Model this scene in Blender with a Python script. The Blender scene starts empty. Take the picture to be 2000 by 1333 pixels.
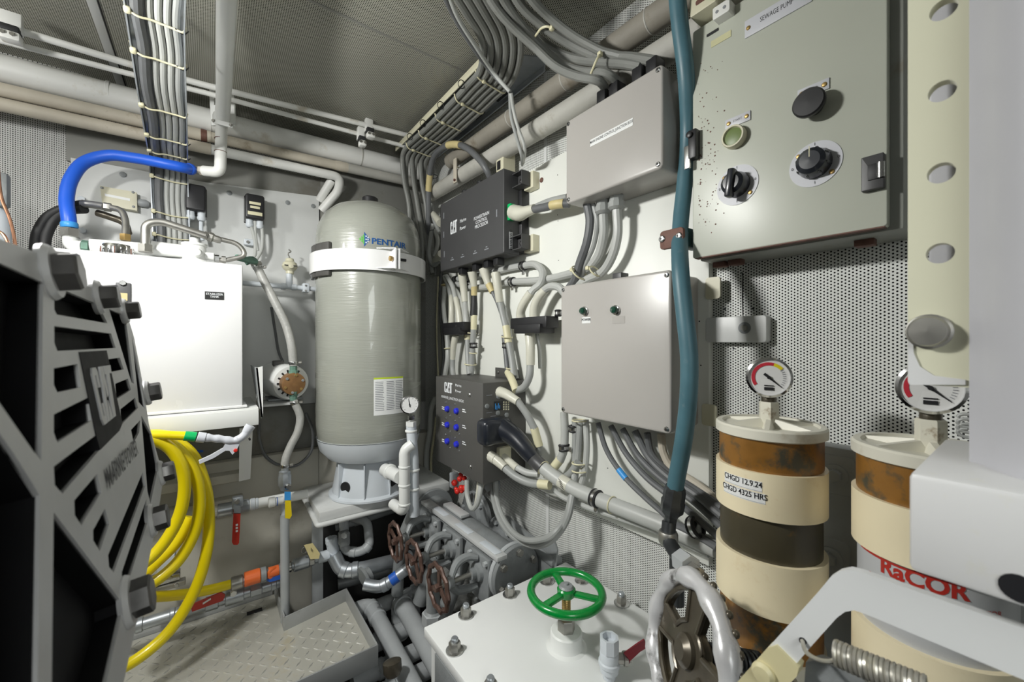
import bpy, bmesh, math, random
from mathutils import Vector as V, Matrix, Quaternion
from mathutils.geometry import tessellate_polygon
random.seed(7)
sc = bpy.context.scene
C = sc.collection
H = 1.35            # eye height above the bilge floor; all coordinates below are relative to eye level
FPX = 785.0         # focal length in pixels of the 2000 px wide frame
YAW = math.radians(37.0)

# ---------------------------------------------------------------- camera
cam = bpy.data.cameras.new('camera'); cam.sensor_width = 36.0; cam.lens = FPX/2000*36
cam.clip_start = .02
co = bpy.data.objects.new('camera', cam); C.objects.link(co)
co.location = (0, 0, H); co.rotation_euler = (math.radians(90), 0, -YAW)
sc.camera = co
cam.dof.use_dof = True; cam.dof.focus_distance = 1.15; cam.dof.aperture_fstop = 8.0

# ---------------------------------------------------------------- world, exposure, lights
w = bpy.data.worlds.new('world'); sc.world = w; w.use_nodes = True
w.node_tree.nodes['Background'].inputs[0].default_value = (.8, .85, .9, 1)
w.node_tree.nodes['Background'].inputs[1].default_value = .02
sc.view_settings.view_transform = 'Standard'; sc.view_settings.look = 'None'
sc.view_settings.gamma = 1.0; sc.view_settings.use_curve_mapping = False
sc.view_settings.exposure = 0.25
def area(name, loc, aim, sx, sy, power, col=(1, 1, 1)):
    l = bpy.data.lights.new(name, 'AREA'); l.shape = 'RECTANGLE'; l.size = sx; l.size_y = sy
    l.energy = power; l.color = col
    o = bpy.data.objects.new(name, l); C.objects.link(o)
    p = V(loc)+V((0, 0, H)); o.location = p
    o.rotation_euler = (V(aim)+V((0, 0, H))-p).to_track_quat('-Z', 'Z').to_euler()
    return o
area('work_lamp_light', (-.42, .90, .50), (.60, .95, -.28), .12, .17, 20.0, (1, 1, .965))
bl = bpy.data.lights.new('bulb_light', 'POINT'); bl.energy = 10; bl.shadow_soft_size = .05; bl.color = (1, 1, .97)
bo = bpy.data.objects.new('bulb_light', bl); C.objects.link(bo); bo.location = (-.78, 1.12, .60+H)
area('rear_fill_light', (-.02, -.62, .12), (.45, .80, -.62), .45, .60, 6.0, (.96, 1.0, .985))  # added fill light behind the camera, not a lamp of the room

# ---------------------------------------------------------------- projection: pixel + plane -> point
FW = V((math.sin(YAW), math.cos(YAW), 0)); RT = V((math.cos(YAW), -math.sin(YAW), 0)); UP = V((0, 0, 1))
def ray(px, py): return FW + RT*((px-1000)/FPX) + UP*((666.5-py)/FPX)
def wx(px, py, x): r = ray(px, py); return r*(x/r.x)
def wy(px, py, y): r = ray(px, py); return r*(y/r.y)
def wz(px, py, z): r = ray(px, py); return r*(z/r.z)
def wd(px, py, d): return ray(px, py)*d
def wpl(px, py, p0, n): r = ray(px, py); return r*(V(p0).dot(V(n))/r.dot(V(n)))
RWU = V((0, -1, 0)); BWU = V((1, 0, 0)); NX = V((-1, 0, 0)); NY = V((0, -1, 0))

# ---------------------------------------------------------------- mesh builder
def frame(axis, ref=None):
    a = V(axis).normalized()
    if ref is None: ref = V((0, 0, 1)) if abs(a.z) < .9 else V((0, 1, 0))
    u = V(ref).cross(a).normalized(); v = a.cross(u)
    return u, v, a
def spline(pts, res=8, closed=False):
    P = [V(p) for p in pts]; n = len(P)
    if n < 3: return P
    out = []
    for i in range(n if closed else n-1):
        p1, p2 = P[i], P[(i+1) % n]
        p0 = P[i-1] if (closed or i > 0) else p1*2-p2
        p3 = P[(i+2) % n] if (closed or i < n-2) else p2*2-p1
        d1 = max((p2-p1).length, 1e-6); d0 = max((p1-p0).length, 1e-6); d2 = max((p3-p2).length, 1e-6)
        m1 = ((p2-p1)/d1*d0+(p1-p0)/d0*d1)/(d0+d1)*d1; m2 = ((p3-p2)/d2*d1+(p2-p1)/d1*d2)/(d1+d2)*d1
        for k in range(res):
            t = k/res; t2 = t*t; t3 = t2*t
            out.append(p1*(2*t3-3*t2+1)+m1*(t3-2*t2+t)+p2*(-2*t3+3*t2)+m2*(t3-t2))
    if not closed: out.append(P[-1])
    return out
def fillet(pts, r, seg=6):
    """polyline with rounded corners"""
    P = [V(p) for p in pts]; out = [P[0]]
    for i in range(1, len(P)-1):
        a = (P[i-1]-P[i]); b = (P[i+1]-P[i]); q = min(r, a.length*.48, b.length*.48)
        s = P[i]+a.normalized()*q; e = P[i]+b.normalized()*q
        for k in range(seg+1):
            t = k/seg; out.append(s*(1-t)**2+P[i]*2*t*(1-t)+e*t*t)
    return out+[P[-1]]
ORG = {}
class MB:
    def __init__(s): s.v = []; s.f = []
    def add(s, vs, fs):
        k = len(s.v); s.v += [V(p) for p in vs]; s.f += [tuple(i+k for i in f) for f in fs]; return s
    def box(s, c, size, b=0, u=None, v=None, n=None, seg=2):
        bm = bmesh.new(); bmesh.ops.create_cube(bm, size=1)
        for q in bm.verts: q.co = V((q.co.x*size[0], q.co.y*size[1], q.co.z*size[2]))
        if b > 0: bmesh.ops.bevel(bm, geom=bm.edges[:], offset=min(b, min(size)*.49), segments=seg, profile=.5, affect='EDGES')
        bm.verts.index_update(); c = V(c)
        if u is None: f = lambda q: c+q
        else: f = lambda q: c+V(u)*q.x+V(v)*q.y+V(n)*q.z
        s.add([f(q.co) for q in bm.verts], [[q.index for q in p.verts] for p in bm.faces]); bm.free(); return s
    def bx(s, x0, x1, y0, y1, z0, z1, b=0): return s.box(((x0+x1)/2, (y0+y1)/2, (z0+z1)/2), (abs(x1-x0), abs(y1-y0), abs(z1-z0)), b)
    def rbox(s, c, w, h, d, r, u, v, n, b=0, seg=5):
        """rounded-rectangle prism, front face centre c, depth d going back along -n, edge b rounded at the front"""
        pts = []
        for cx, cy, a0 in ((w/2-r, h/2-r, 0), (-w/2+r, h/2-r, 90), (-w/2+r, -h/2+r, 180), (w/2-r, -h/2+r, 270)):
            for k in range(seg+1):
                a = math.radians(a0+90*k/seg); pts.append((cx, cy, math.cos(a), math.sin(a)))
        c = V(c); u = V(u); v = V(v); n = V(n); N = len(pts); rings = []
        st = [(1, 0)] if b <= 0 else [(1-math.cos(math.radians(90*k/3)), 1-math.sin(math.radians(90*k/3))) for k in range(3, -1, -1)]
        if b <= 0: rad = [(r, 0), (r, d)]
        else: rad = [(r-b*q[0], b*q[1]) for q in st]+[(r, d)]
        vs = []
        for rr, dep in rad:
            for cx, cy, ca, sa in pts: vs.append(c+u*(cx+ca*rr)+v*(cy+sa*rr)-n*dep)
        fs = [tuple(range(N))]
        for q in range(len(rad)-1):
            for i in range(N): fs.append((q*N+i, (q+1)*N+i, (q+1)*N+(i+1) % N, q*N+(i+1) % N))
        m = (len(rad)-1)*N; fs.append(tuple(m+N-1-i for i in range(N)))
        return s.add(vs, fs)
    def lathe(s, o, axis, prof, n=24, ref=None):
        u, v, a = frame(axis, ref); o = V(o); vs = []; fs = []; m = len(prof)
        for r, h in prof:
            for i in range(n):
                t = 2*math.pi*(i+.5)/n; vs.append(o+a*h+u*(r*math.cos(t))+v*(r*math.sin(t)))
        for q in range(m-1):
            for i in range(n): fs.append((q*n+i, q*n+(i+1) % n, (q+1)*n+(i+1) % n, (q+1)*n+i))
        if prof[0][0] > 1e-5: fs.append(tuple(range(n-1, -1, -1)))
        if prof[-1][0] > 1e-5: fs.append(tuple((m-1)*n+i for i in range(n)))
        return s.add(vs, fs)
    def cyl(s, p0, p1, r, r1=None, n=20, b=0):
        p0 = V(p0); p1 = V(p1); L = (p1-p0).length; r1 = r if r1 is None else r1
        if b > 0: pr = [(r-b, 0), (r, b), (r1, L-b), (r1-b, L)]
        else: pr = [(r, 0), (r1, L)]
        return s.lathe(p0, p1-p0, pr, n)
    def hexa(s, o, axis, af, h, ref=None, b=.12):
        r = af/math.sqrt(3); return s.lathe(o, axis, [(r, 0), (r, h*(1-b)), (r*.9, h)], 6, ref)
    def ring(s, o, axis, ro, ri, h, n=28):
        return s.lathe_closed(o, axis, [(ri, 0), (ro, 0), (ro, h), (ri, h)], n)
    def lathe_closed(s, o, axis, prof, n=28, ref=None):
        u, v, a = frame(axis, ref); o = V(o); vs = []; fs = []; m = len(prof)
        for r, h in prof:
            for i in range(n):
                t = 2*math.pi*i/n; vs.append(o+a*h+u*(r*math.cos(t))+v*(r*math.sin(t)))
        for q in range(m):
            q2 = (q+1) % m
            for i in range(n): fs.append((q*n+i, q*n+(i+1) % n, q2*n+(i+1) % n, q2*n+i))
        return s.add(vs, fs)
    def torus(s, c, axis, R, r, n=36, m=10):
        return s.lathe_closed(c, axis, [(R+r*math.cos(2*math.pi*k/m), r*math.sin(2*math.pi*k/m)) for k in range(m)], n)
    def tube(s, pts, r, n=10, cap=True, flat=None):
        P = [V(p) for p in pts]; N = len(P); vs = []; fs = []
        rr = r if isinstance(r, (list, tuple)) else [r]*N
        t = (P[1]-P[0]).normalized(); u, v, _ = frame(t)
        for i in range(N):
            t2 = (P[min(i+1, N-1)]-P[max(i-1, 0)])
            if t2.length > 1e-9:
                t2.normalize(); q = t.rotation_difference(t2); u = q @ u; v = q @ v; t = t2
            for k in range(n):
                a = 2*math.pi*k/n; vs.append(P[i]+u*(rr[i]*math.cos(a))+v*(rr[i]*math.sin(a)))
        for i in range(N-1):
            for k in range(n): fs.append((i*n+k, i*n+(k+1) % n, (i+1)*n+(k+1) % n, (i+1)*n+k))
        if cap: fs.append(tuple(range(n-1, -1, -1))); fs.append(tuple((N-1)*n+k for k in range(n)))
        return s.add(vs, fs)
    def sweep(s, pts, prof, side):
        """flat profile (list of (a,b)) swept along pts; a along 'side', b along side x tangent"""
        P = [V(p) for p in pts]; N = len(P); m = len(prof); vs = []; fs = []; side = V(side)
        for i in range(N):
            t = (P[min(i+1, N-1)]-P[max(i-1, 0)]).normalized(); a = (side-t*side.dot(t)).normalized(); b = t.cross(a)
            for x, y in prof: vs.append(P[i]+a*x+b*y)
        for i in range(N-1):
            for k in range(m): fs.append((i*m+k, i*m+(k+1) % m, (i+1)*m+(k+1) % m, (i+1)*m+k))
        fs.append(tuple(range(m-1, -1, -1))); fs.append(tuple((N-1)*m+k for k in range(m)))
        return s.add(vs, fs)
    def prism(s, loop, d):
        """closed loop of points extruded by vector d"""
        P = [V(p) for p in loop]; n = len(P); d = V(d)
        return s.add(P+[p+d for p in P], [tuple(range(n)), tuple(range(2*n-1, n-1, -1))]+[(i, n+i, n+(i+1) % n, (i+1) % n) for i in range(n)])
    def plate(s, outer, holes, d, walls=True):
        loops = [[V(p) for p in outer]]+[[V(p) for p in h] for h in holes]; d = V(d)
        flat = [p for l in loops for p in l]; n = len(flat)
        tri = tessellate_polygon(loops); fs = [tuple(t) for t in tri]+[tuple(i+n for i in reversed(t)) for t in tri]
        if walls:
            k = 0
            for l in loops:
                m = len(l); fs += [(k+i, k+n+i, k+n+(i+1) % m, k+(i+1) % m) for i in range(m)]; k += m
        return s.add(flat+[p+d for p in flat], fs)
    def ball(s, c, r, n=16, m=10, sx=1, sy=1, sz=1):
        vs = []; fs = []; c = V(c)
        for j in range(m+1):
            a = math.pi*j/m
            for i in range(n):
                t = 2*math.pi*i/n; vs.append(c+V((r*sx*math.sin(a)*math.cos(t), r*sy*math.sin(a)*math.sin(t), r*sz*math.cos(a))))
        for j in range(m):
            for i in range(n): fs.append((j*n+i, (j+1)*n+i, (j+1)*n+(i+1) % n, j*n+(i+1) % n))
        return s.add(vs, fs)
    def text(s, txt, o, u, v, size, align='LEFT', bold=0, ext=.0004, sx=1.0, shear=0, lines=1.0, valign='BOTTOM'):
        cu = bpy.data.curves.new('t', 'FONT'); cu.body = txt; cu.size = 1; cu.align_x = align; cu.align_y = valign
        cu.offset = bold; cu.shear = shear; cu.space_line = lines; cu.resolution_u = 3
        ob = bpy.data.objects.new('t', cu); me = bpy.data.meshes.new_from_object(ob)
        u = V(u).normalized(); v = V(v).normalized(); n = u.cross(v); o = V(o)
        k = size
        vs = [o+u*(p.co.x*k*sx)+v*(p.co.y*k)+n*ext for p in me.vertices]; fs = [tuple(p.vertices) for p in me.polygons]
        s.add(vs, fs)
        bpy.data.objects.remove(ob); bpy.data.curves.remove(cu); bpy.data.meshes.remove(me); return s
    def build(s, name, mat, parent=None, label=None, smooth=35):
        if parent is None:
            lo = V((min(p.x for p in s.v), min(p.y for p in s.v), min(p.z for p in s.v)))
            hi = V((max(p.x for p in s.v), max(p.y for p in s.v), max(p.z for p in s.v)))
            o = V(((lo.x+hi.x)/2, (lo.y+hi.y)/2, lo.z))
        else: o = ORG[parent.name]
        me = bpy.data.meshes.new(name); me.from_pydata([p-o for p in s.v], [], s.f); me.update()
        bm = bmesh.new(); bm.from_mesh(me); bmesh.ops.recalc_face_normals(bm, faces=bm.faces); bm.to_mesh(me); bm.free()
        if smooth:
            me.shade_smooth(); me.set_sharp_from_angle(angle=math.radians(smooth))
        me.materials.append(M[mat])
        ob = bpy.data.objects.new(name, me); C.objects.link(ob); ORG[ob.name] = o
        if parent is None: ob.location = o+V((0, 0, H))
        else: ob.parent = parent
        if label: ob['label'] = label
        return ob
def tag(o, label, cat, group=None):
    o['label'] = label; o['category'] = cat
    if group: o['group'] = group
    return o
def thing(name, label, cat, loc, group=None):
    o = bpy.data.objects.new(name, None); C.objects.link(o); o.empty_display_size = .02
    o.location = V(loc)+V((0, 0, H)); ORG[o.name] = V(loc)
    return tag(o, label, cat, group)
def struct(mb, name, mat, parent=None):
    o = mb.build(name, mat, parent)
    if parent is None: o['kind'] = 'structure'
    return o
def screw(mb, p, n, r=.004, h=.003):
    mb.lathe(p, n, [(r, 0), (r, h*.4), (r*.75, h*.85), (r*.3, h)], 12); return mb

# ---------------------------------------------------------------- materials
M = {}
def nd(nt, t, **kw):
    n = nt.nodes.new(t)
    for k, v in kw.items(): setattr(n, k, v)
    return n
def mat(name, col, rough=.5, metal=0.0, var=.10, scale=8.0, dirt=None, damt=.0, dscale=5.0, dthr=.55, bump=0.0, bscale=60.0, coat=0.0, spec=.5, stretch=(1, 1, 1), emit=None, trans=0):
    m = bpy.data.materials.new(name); m.use_nodes = True; nt = m.node_tree; p = nt.nodes['Principled BSDF']; L = nt.links.new
    p.inputs['Roughness'].default_value = rough; p.inputs['Metallic'].default_value = metal
    p.inputs['Coat Weight'].default_value = coat; p.inputs['Specular IOR Level'].default_value = spec
    p.inputs['Transmission Weight'].default_value = trans
    c = (*col, 1); tc = nd(nt, 'ShaderNodeTexCoord'); mp = nd(nt, 'ShaderNodeMapping'); mp.inputs['Scale'].default_value = stretch
    L(tc.outputs['Object'], mp.inputs['Vector'])
    no = nd(nt, 'ShaderNodeTexNoise'); no.inputs['Scale'].default_value = scale; no.inputs['Detail'].default_value = 5; L(mp.outputs[0], no.inputs['Vector'])
    mr = nd(nt, 'ShaderNodeMapRange'); mr.inputs[1].default_value = .25; mr.inputs[2].default_value = .75; mr.inputs[3].default_value = 1-var; mr.inputs[4].default_value = 1+var*.5
    L(no.outputs['Fac'], mr.inputs[0])
    hs = nd(nt, 'ShaderNodeHueSaturation'); hs.inputs['Color'].default_value = c; L(mr.outputs[0], hs.inputs['Value']); out = hs.outputs[0]
    if dirt:
        n2 = nd(nt, 'ShaderNodeTexNoise'); n2.inputs['Scale'].default_value = dscale; n2.inputs['Detail'].default_value = 8; n2.inputs['Roughness'].default_value = .65; L(mp.outputs[0], n2.inputs['Vector'])
        m2 = nd(nt, 'ShaderNodeMapRange'); m2.inputs[1].default_value = dthr; m2.inputs[2].default_value = dthr+.12; m2.inputs[3].default_value = 0; m2.inputs[4].default_value = damt; L(n2.outputs['Fac'], m2.inputs[0])
        mx = nd(nt, 'ShaderNodeMix', data_type='RGBA'); L(m2.outputs[0], mx.inputs[0]); L(out, mx.inputs[6]); mx.inputs[7].default_value = (*dirt, 1); out = mx.outputs[2]
    L(out, p.inputs['Base Color'])
    rr = nd(nt, 'ShaderNodeMapRange'); rr.inputs[3].default_value = max(rough-.08, .03); rr.inputs[4].default_value = min(rough+.12, 1); L(no.outputs['Fac'], rr.inputs[0]); L(rr.outputs[0], p.inputs['Roughness'])
    if bump > 0:
        nb = nd(nt, 'ShaderNodeTexNoise'); nb.inputs['Scale'].default_value = bscale; nb.inputs['Detail'].default_value = 3; L(mp.outputs[0], nb.inputs['Vector'])
        b = nd(nt, 'ShaderNodeBump'); b.inputs['Strength'].default_value = bump; b.inputs['Distance'].default_value = .002; L(nb.outputs['Fac'], b.inputs['Height']); L(b.outputs[0], p.inputs['Normal'])
    if emit: p.inputs['Emission Color'].default_value = (*emit, 1); p.inputs['Emission Strength'].default_value = 1
    M[name] = m; return m
def perf(name, col, ax, pitch=.0057, r=.0014, rough=.45, dirt=(.30, .24, .12), damt=.25, dthr=.58):
    """perforated painted sheet over black insulation cloth: staggered holes"""
    m = mat(name, col, rough, 0, .12, 3.0, dirt, damt, 2.2, dthr); nt = m.node_tree; L = nt.links.new; p = nt.nodes['Principled BSDF']
    tc = nd(nt, 'ShaderNodeTexCoord'); sp = nd(nt, 'ShaderNodeSeparateXYZ'); L(tc.outputs['Object'], sp.inputs[0])
    A, B = sp.outputs[ax[0]], sp.outputs[ax[1]]
    def mth(op, a, b=None):
        n = nd(nt, 'ShaderNodeMath', operation=op)
        for i, q in enumerate((a, b)):
            if q is None: continue
            if isinstance(q, (int, float)): n.inputs[i].default_value = q
            else: L(q, n.inputs[i])
        return n.outputs[0]
    s2 = pitch*1.732
    def lat(oa, ob):
        fa = mth('MULTIPLY', mth('SUBTRACT', mth('FRACT', mth('ADD', mth('DIVIDE', A, s2), oa+100)), .5), s2)
        fb = mth('MULTIPLY', mth('SUBTRACT', mth('FRACT', mth('ADD', mth('DIVIDE', B, pitch), ob+100)), .5), pitch)
        return mth('ADD', mth('MULTIPLY', fa, fa), mth('MULTIPLY', fb, fb))
    hole = mth('LESS_THAN', mth('MINIMUM', lat(0, 0), lat(.5, .5)), r*r)
    src = p.inputs['Base Color'].links[0].from_socket
    mx = nd(nt, 'ShaderNodeMix', data_type='RGBA'); L(hole, mx.inputs[0]); L(src, mx.inputs[6]); mx.inputs[7].default_value = (.006, .006, .006, 1); L(mx.outputs[2], p.inputs['Base Color'])
    inv = mth('SUBTRACT', 1.0, hole); sm = mth('MULTIPLY', inv, .5); L(sm, p.inputs['Specular IOR Level'])
    return m
GR = (.24, .19, .11)
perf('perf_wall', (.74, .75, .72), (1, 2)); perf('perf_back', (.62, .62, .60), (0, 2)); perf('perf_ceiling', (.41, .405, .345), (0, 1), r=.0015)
mat('white_paint', (.80, .81, .79), .32, 0, .05, 6, GR, .35, 7, .66)
mat('board_paint', (.80, .81, .76), .40, 0, .04, 4, (.5, .45, .32), .25, 4, .66)
mat('panel_paint', (.66, .67, .66), .36, 0, .08, 4, (.40, .36, .26), .35, 3, .62)
mat('tank_white', (.84, .84, .84), .22, 0, .02, 3)
mat('pipe_white', (.80, .80, .77), .40, 0, .06, 9, (.42, .34, .20), .55, 9, .60, .15, 40)
mat('pipe_lagged', (.46, .45, .41), .62, 0, .14, 14, (.20, .16, .10), .6, 10, .58, .5, 70)
mat('pipe_tan', (.56, .51, .42), .60, 0, .14, 14, (.22, .16, .09), .6, 14, .58, .4, 60)
mat('pipe_grey', (.44, .46, .47), .38, 0, .10, 14, (.20, .20, .19), .4, 16, .62)
mat('cast_grey', (.27, .285, .29), .42, .1, .14, 20, (.16, .15, .13), .4, 14, .6, .4, 120)
mat('hull_beige', (.56, .54, .47), .55, 0, .12, 5, (.22, .19, .12), .5, 4, .58)
mat('hull_dark', (.24, .24, .22), .55, 0, .12, 5, (.14, .12, .09), .5, 5, .55)
mat('bilge', (.03, .03, .03), .6, 0, .3, 6)
mat('fibre_tank', (.335, .345, .305), .24, 0, .10, 6, (.42, .42, .38), .3, 3, .60, .35, 130, stretch=(.12, .12, 1.4), coat=.5)
mat('tank_foot', (.62, .66, .70), .45, 0, .05, 8)
mat('pedestal', (.66, .67, .66), .5, 0, .06, 8, (.40, .40, .38), .5, 14, .60, .3, 60)
mat('black_plastic', (.018, .018, .020), .38, 0, .1, 10)
mat('black_rubber', (.020, .020, .021), .55, 0, .15, 30)
mat('box_dark', (.060, .060, .062), .42, 0, .05, 8)
mat('junction_dark', (.085, .083, .078), .45, 0, .06, 10)
mat('box_taupe', (.44, .42, .395), .30, 0, .03, 5, (.52, .50, .47), .3, 6, .62)
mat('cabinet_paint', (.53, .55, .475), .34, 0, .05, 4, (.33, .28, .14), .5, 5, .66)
mat('cabinet_side_shaded', (.30, .31, .28), .4, 0, .08, 4, (.18, .14, .08), .6, 9, .60)  # darker cabinet paint, the side's shade is in the base colour
mat('cable_grey', (.335, .345, .335), .42, 0, .08, 20)
mat('cable_light', (.47, .48, .46), .40, 0, .06, 20)
mat('cable_dark', (.13, .135, .14), .42, 0, .12, 30)
mat('boot_cream', (.62, .61, .52), .32, 0, .05, 12)
mat('tape_yellow', (.62, .52, .26), .5, 0, .1, 30)
mat('tie_nylon', (.70, .66, .45), .45, 0, .06, 30)
mat('tie_black', (.012, .012, .012), .4)
mat('steel', (.55, .55, .54), .25, 1, .1, 30)
mat('steel_dull', (.42, .41, .38), .42, .9, .15, 40, (.28, .22, .12), .4, 40, .58)
mat('chrome', (.75, .75, .76), .10, 1, .05, 20)
mat('galv', (.46, .49, .52), .38, .7, .12, 40)
mat('brass', (.50, .34, .13), .38, .8, .15, 60)
mat('bronze', (.30, .16, .065), .42, .35, .2, 60, (.20, .10, .05), .5, 40, .55)
mat('verdigris', (.14, .26, .20), .6, .2, .3, 60)
mat('copper', (.52, .27, .17), .3, .9, .1, 40)
mat('silver_cast', (.58, .58, .58), .38, .25, .10, 30, (.25, .25, .25), .35, 30, .64)
mat('engine_black', (.006, .006, .007), .60, 0, .3, 20, spec=.15)
mat('engine_pad', (.010, .010, .011), .6, 0, .3, 60, spec=.15)
mat('bolt_black', (.14, .135, .13), .30, .7, .3, 60)
mat('blue_hose', (.016, .115, .68), .38, 0, .06, 10)
mat('yellow_hose', (.88, .70, .005), .30, 0, .05, 10, coat=.2)
mat('green_paint', (.0, .235, .035), .25, 0, .08, 20, (.05, .08, .05), .6, 40, .68, coat=.4)
mat('green_plastic', (.0, .45, .12), .35)
mat('lamp_green', (.004, .05, .028), .15, 0, .1, 10, coat=.6)
mat('red_paint', (.50, .035, .02), .35, 0, .1, 30)
mat('red_plastic', (.75, .03, .02), .35)
mat('maroon', (.20, .02, .03), .4)
mat('orange', (.85, .17, .04), .35)
mat('yellow_handle', (.80, .60, .01), .35)
mat('tag_yellow', (.78, .66, .33), .4)
mat('blue_mark', (.02, .12, .55), .4)
mat('sky_blue', (.05, .32, .75), .4)
mat('blue_button', (.02, .03, .62), .22, coat=.5)
mat('rust_wheel', (.115, .065, .050), .38, .25, .3, 50, (.30, .24, .21), .6, 50, .62)
mat('rust', (.16, .075, .055), .6, .2, .3, 60, (.09, .04, .03), .6, 50, .55)
mat('teal_pipe', (.07, .165, .205), .42, 0, .2, 14, (.20, .25, .26), .5, 25, .60)
mat('teal_dark', (.008, .05, .05), .5)
mat('pipe_black_steel', (.075, .08, .085), .35, .7, .25, 30, (.25, .25, .26), .5, 30, .6)
mat('filter_tan', (.27, .125, .025), .38, 0, .25, 40, (.060, .062, .045), .95, 24, .52)
mat('filter_dark', (.070, .060, .036), .35, 0, .3, 10, (.20, .10, .02), .6, 30, .62)
mat('filter_cream', (.86, .76, .53), .40, 0, .05, 16, (.66, .48, .24), .45, 18, .60)
mat('lid_cream', (.72, .70, .60), .40, 0, .06, 14, (.45, .38, .26), .5, 22, .60)
mat('chipped_cream', (.66, .64, .54), .5, 0, .06, 14, (.20, .12, .04), .95, 40, .56)
mat('cream_paint', (.66, .65, .50), .30, 0, .04, 5, (.60, .52, .26), .45, 16, .62)
mat('mount_grey_shaded', (.47, .47, .50), .40, 0, .06, 4)  # post grey darkened in its colour, as a face turned from the light
mat('mount_white', (.64, .64, .64), .36, 0, .05, 6, (.62, .60, .40), .45, 14, .60)
mat('lever_white', (.70, .71, .71), .35, 0, .05, 8, (.35, .32, .26), .5, 14, .68)
mat('lever_rusty', (.66, .60, .36), .45, 0, .12, 14, (.42, .26, .09), .6, 18, .6)
mat('grimy_wheel', (.66, .66, .67), .28, .25, .2, 20, (.06, .055, .05), .95, 22, .57)
mat('grimy_dark', (.11, .095, .07), .30, .4, .3, 40, (.45, .42, .36), .6, 45, .62)
mat('plate_steel', (.56, .55, .49), .36, .25, .10, 8, (.52, .43, .24), .5, 8, .60)
mat('tread', (.72, .71, .66), .25, .45, .1, 20)
mat('lip_grey', (.42, .43, .43), .45, .3, .1, 14, (.20, .18, .15), .4, 10, .6)
mat('blue_sheet', (.085, .12, .19), .5)
mat('clear_hose', (.42, .42, .40), .3, 0, .12, 90, (.40, .39, .36), .5, 120, .5, .5, 300)
mat('label_white', (.82, .83, .82), .4, 0, .02)
mat('label_black', (.010, .010, .010), .4)
mat('ink', (.01, .01, .012), .5)
mat('ink_grey', (.25, .26, .28), .5)
mat('print_white', (.80, .82, .84), .5)
mat('logo_blue', (.012, .09, .30), .4)
mat('logo_green', (.10, .45, .06), .4)
mat('lime', (.55, .70, .03), .4)
mat('dial', (.78, .78, .77), .25, coat=.5)
mat('dial_red', (.55, .03, .05), .4)
mat('dial_yellow', (.75, .62, .02), .4)
mat('logo_red', (.45, .03, .02), .4)
mat('label_grey', (.50, .51, .52), .4)
mat('button_olive', (.16, .22, .07), .4)
mat('ivory', (.66, .63, .47), .35)
mat('sticky', (.62, .60, .36), .6, 0, .1, 20)
mat('navy_plug', (.016, .019, .027), .30, 0, .2, 20, coat=.3)
mat('lamp_glow', (1, 1, 1), .5, emit=(1, 1, 1))
mat('gun_grey', (.62, .64, .69), .35)
mat('spring_steel', (.52, .50, .44), .3, .6, .2, 60, (.60, .57, .42), .6, 40, .5)
mat('dial_grey', (.60, .61, .65), .4, 0, .04)
mat('chest_paint', (.78, .79, .78), .34, 0, .03, 6, (.10, .10, .10), .8, 55, .70)
mat('bar_grey', (.56, .57, .57), .4, .1, .08, 20, (.3, .28, .2), .4, 40, .62)
mat('pipe_dirty_shaded', (.27, .25, .21), .65, 0, .15, 14, (.14, .11, .07), .7, 14, .55, .5, 70)  # dirty lagging, base colour also darkened for the shadow under the ceiling
mat('cable_shaded', (.215, .22, .205), .45, 0, .12, 20, (.12, .11, .08), .4, 25, .6)  # cable grey darkened for the shade under the ceiling, plus dirt
# ================================================================ the setting
struct(MB().bx(-1.3, .9, -.95, 1.91, -1.40, -1.35), 'floor', 'bilge')
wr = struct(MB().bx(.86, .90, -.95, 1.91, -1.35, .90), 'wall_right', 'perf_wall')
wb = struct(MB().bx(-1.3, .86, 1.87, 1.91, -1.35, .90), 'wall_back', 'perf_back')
struct(MB().bx(-1.34, -1.3, -.95, 1.91, -1.35, .90), 'wall_left', 'hull_dark')
struct(MB().bx(-1.3, .9, -.99, -.95, -1.35, .90), 'wall_front', 'hull_dark')
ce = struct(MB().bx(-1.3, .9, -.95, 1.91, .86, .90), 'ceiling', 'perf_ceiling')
struct(MB().bx(-.247, -.226, .2, 1.87, .8565, .8605, .001), 'trim_1', 'panel_paint')
struct(MB().bx(-.226, -.2225, .2, 1.87, .8585, .8605), 'trim_2', 'ink')
struct(MB().bx(-.2, .86, 1.112, 1.120, .8585, .8605), 'trim_3', 'hull_dark')
struct(MB().bx(.857, .8605, .955, .969, .56, .86, .0005), 'trim_4', 'panel_paint')
struct(MB().bx(.857, .8605, .945, .960, -1.3, -.475, .0005), 'trim_5', 'panel_paint')
struct(MB().tube([wx(1449, 532, .8597), wx(1451, 540, .8597), wx(1450, 575, .8597), wx(1451, 617, .8597)], .0009, 6), 'trim_6', 'ink')
struct(MB().bx(.378, .86, 1.855, 1.87, -.30, .86, .001), 'wall_shade_panel', 'hull_dark')  # dark sheet, wall tone and the shade beside the vessel in one colour
struct(MB().bx(-.36, .378, 1.857, 1.87, .57, .69, .001), 'trim_shade', 'hull_dark')  # dark strip standing for the pipe shadow on the wall above the panel
struct(MB().bx(-1.0, .70, 1.83, 1.87, -.44, -.26, .004), 'wall_hull', 'hull_dark')
struct(MB().bx(-1.0, .36, 1.795, 1.87, -1.35, -.44, .006), 'wall_frame', 'hull_beige')
struct(MB().bx(.36, .86, 1.80, 1.87, -.63, -.44, .004), 'wall_ledge', 'hull_beige')
struct(MB().bx(.36, .86, 1.81, 1.87, -1.35, -.63, .001), 'wall_bilge_shade', 'bilge')  # black sheet standing for the unlit open bilge under the platform
struct(MB().bx(-.95, .10, 1.745, 1.80, -.505, -.475, .004), 'trim_7', 'hull_beige')
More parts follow.
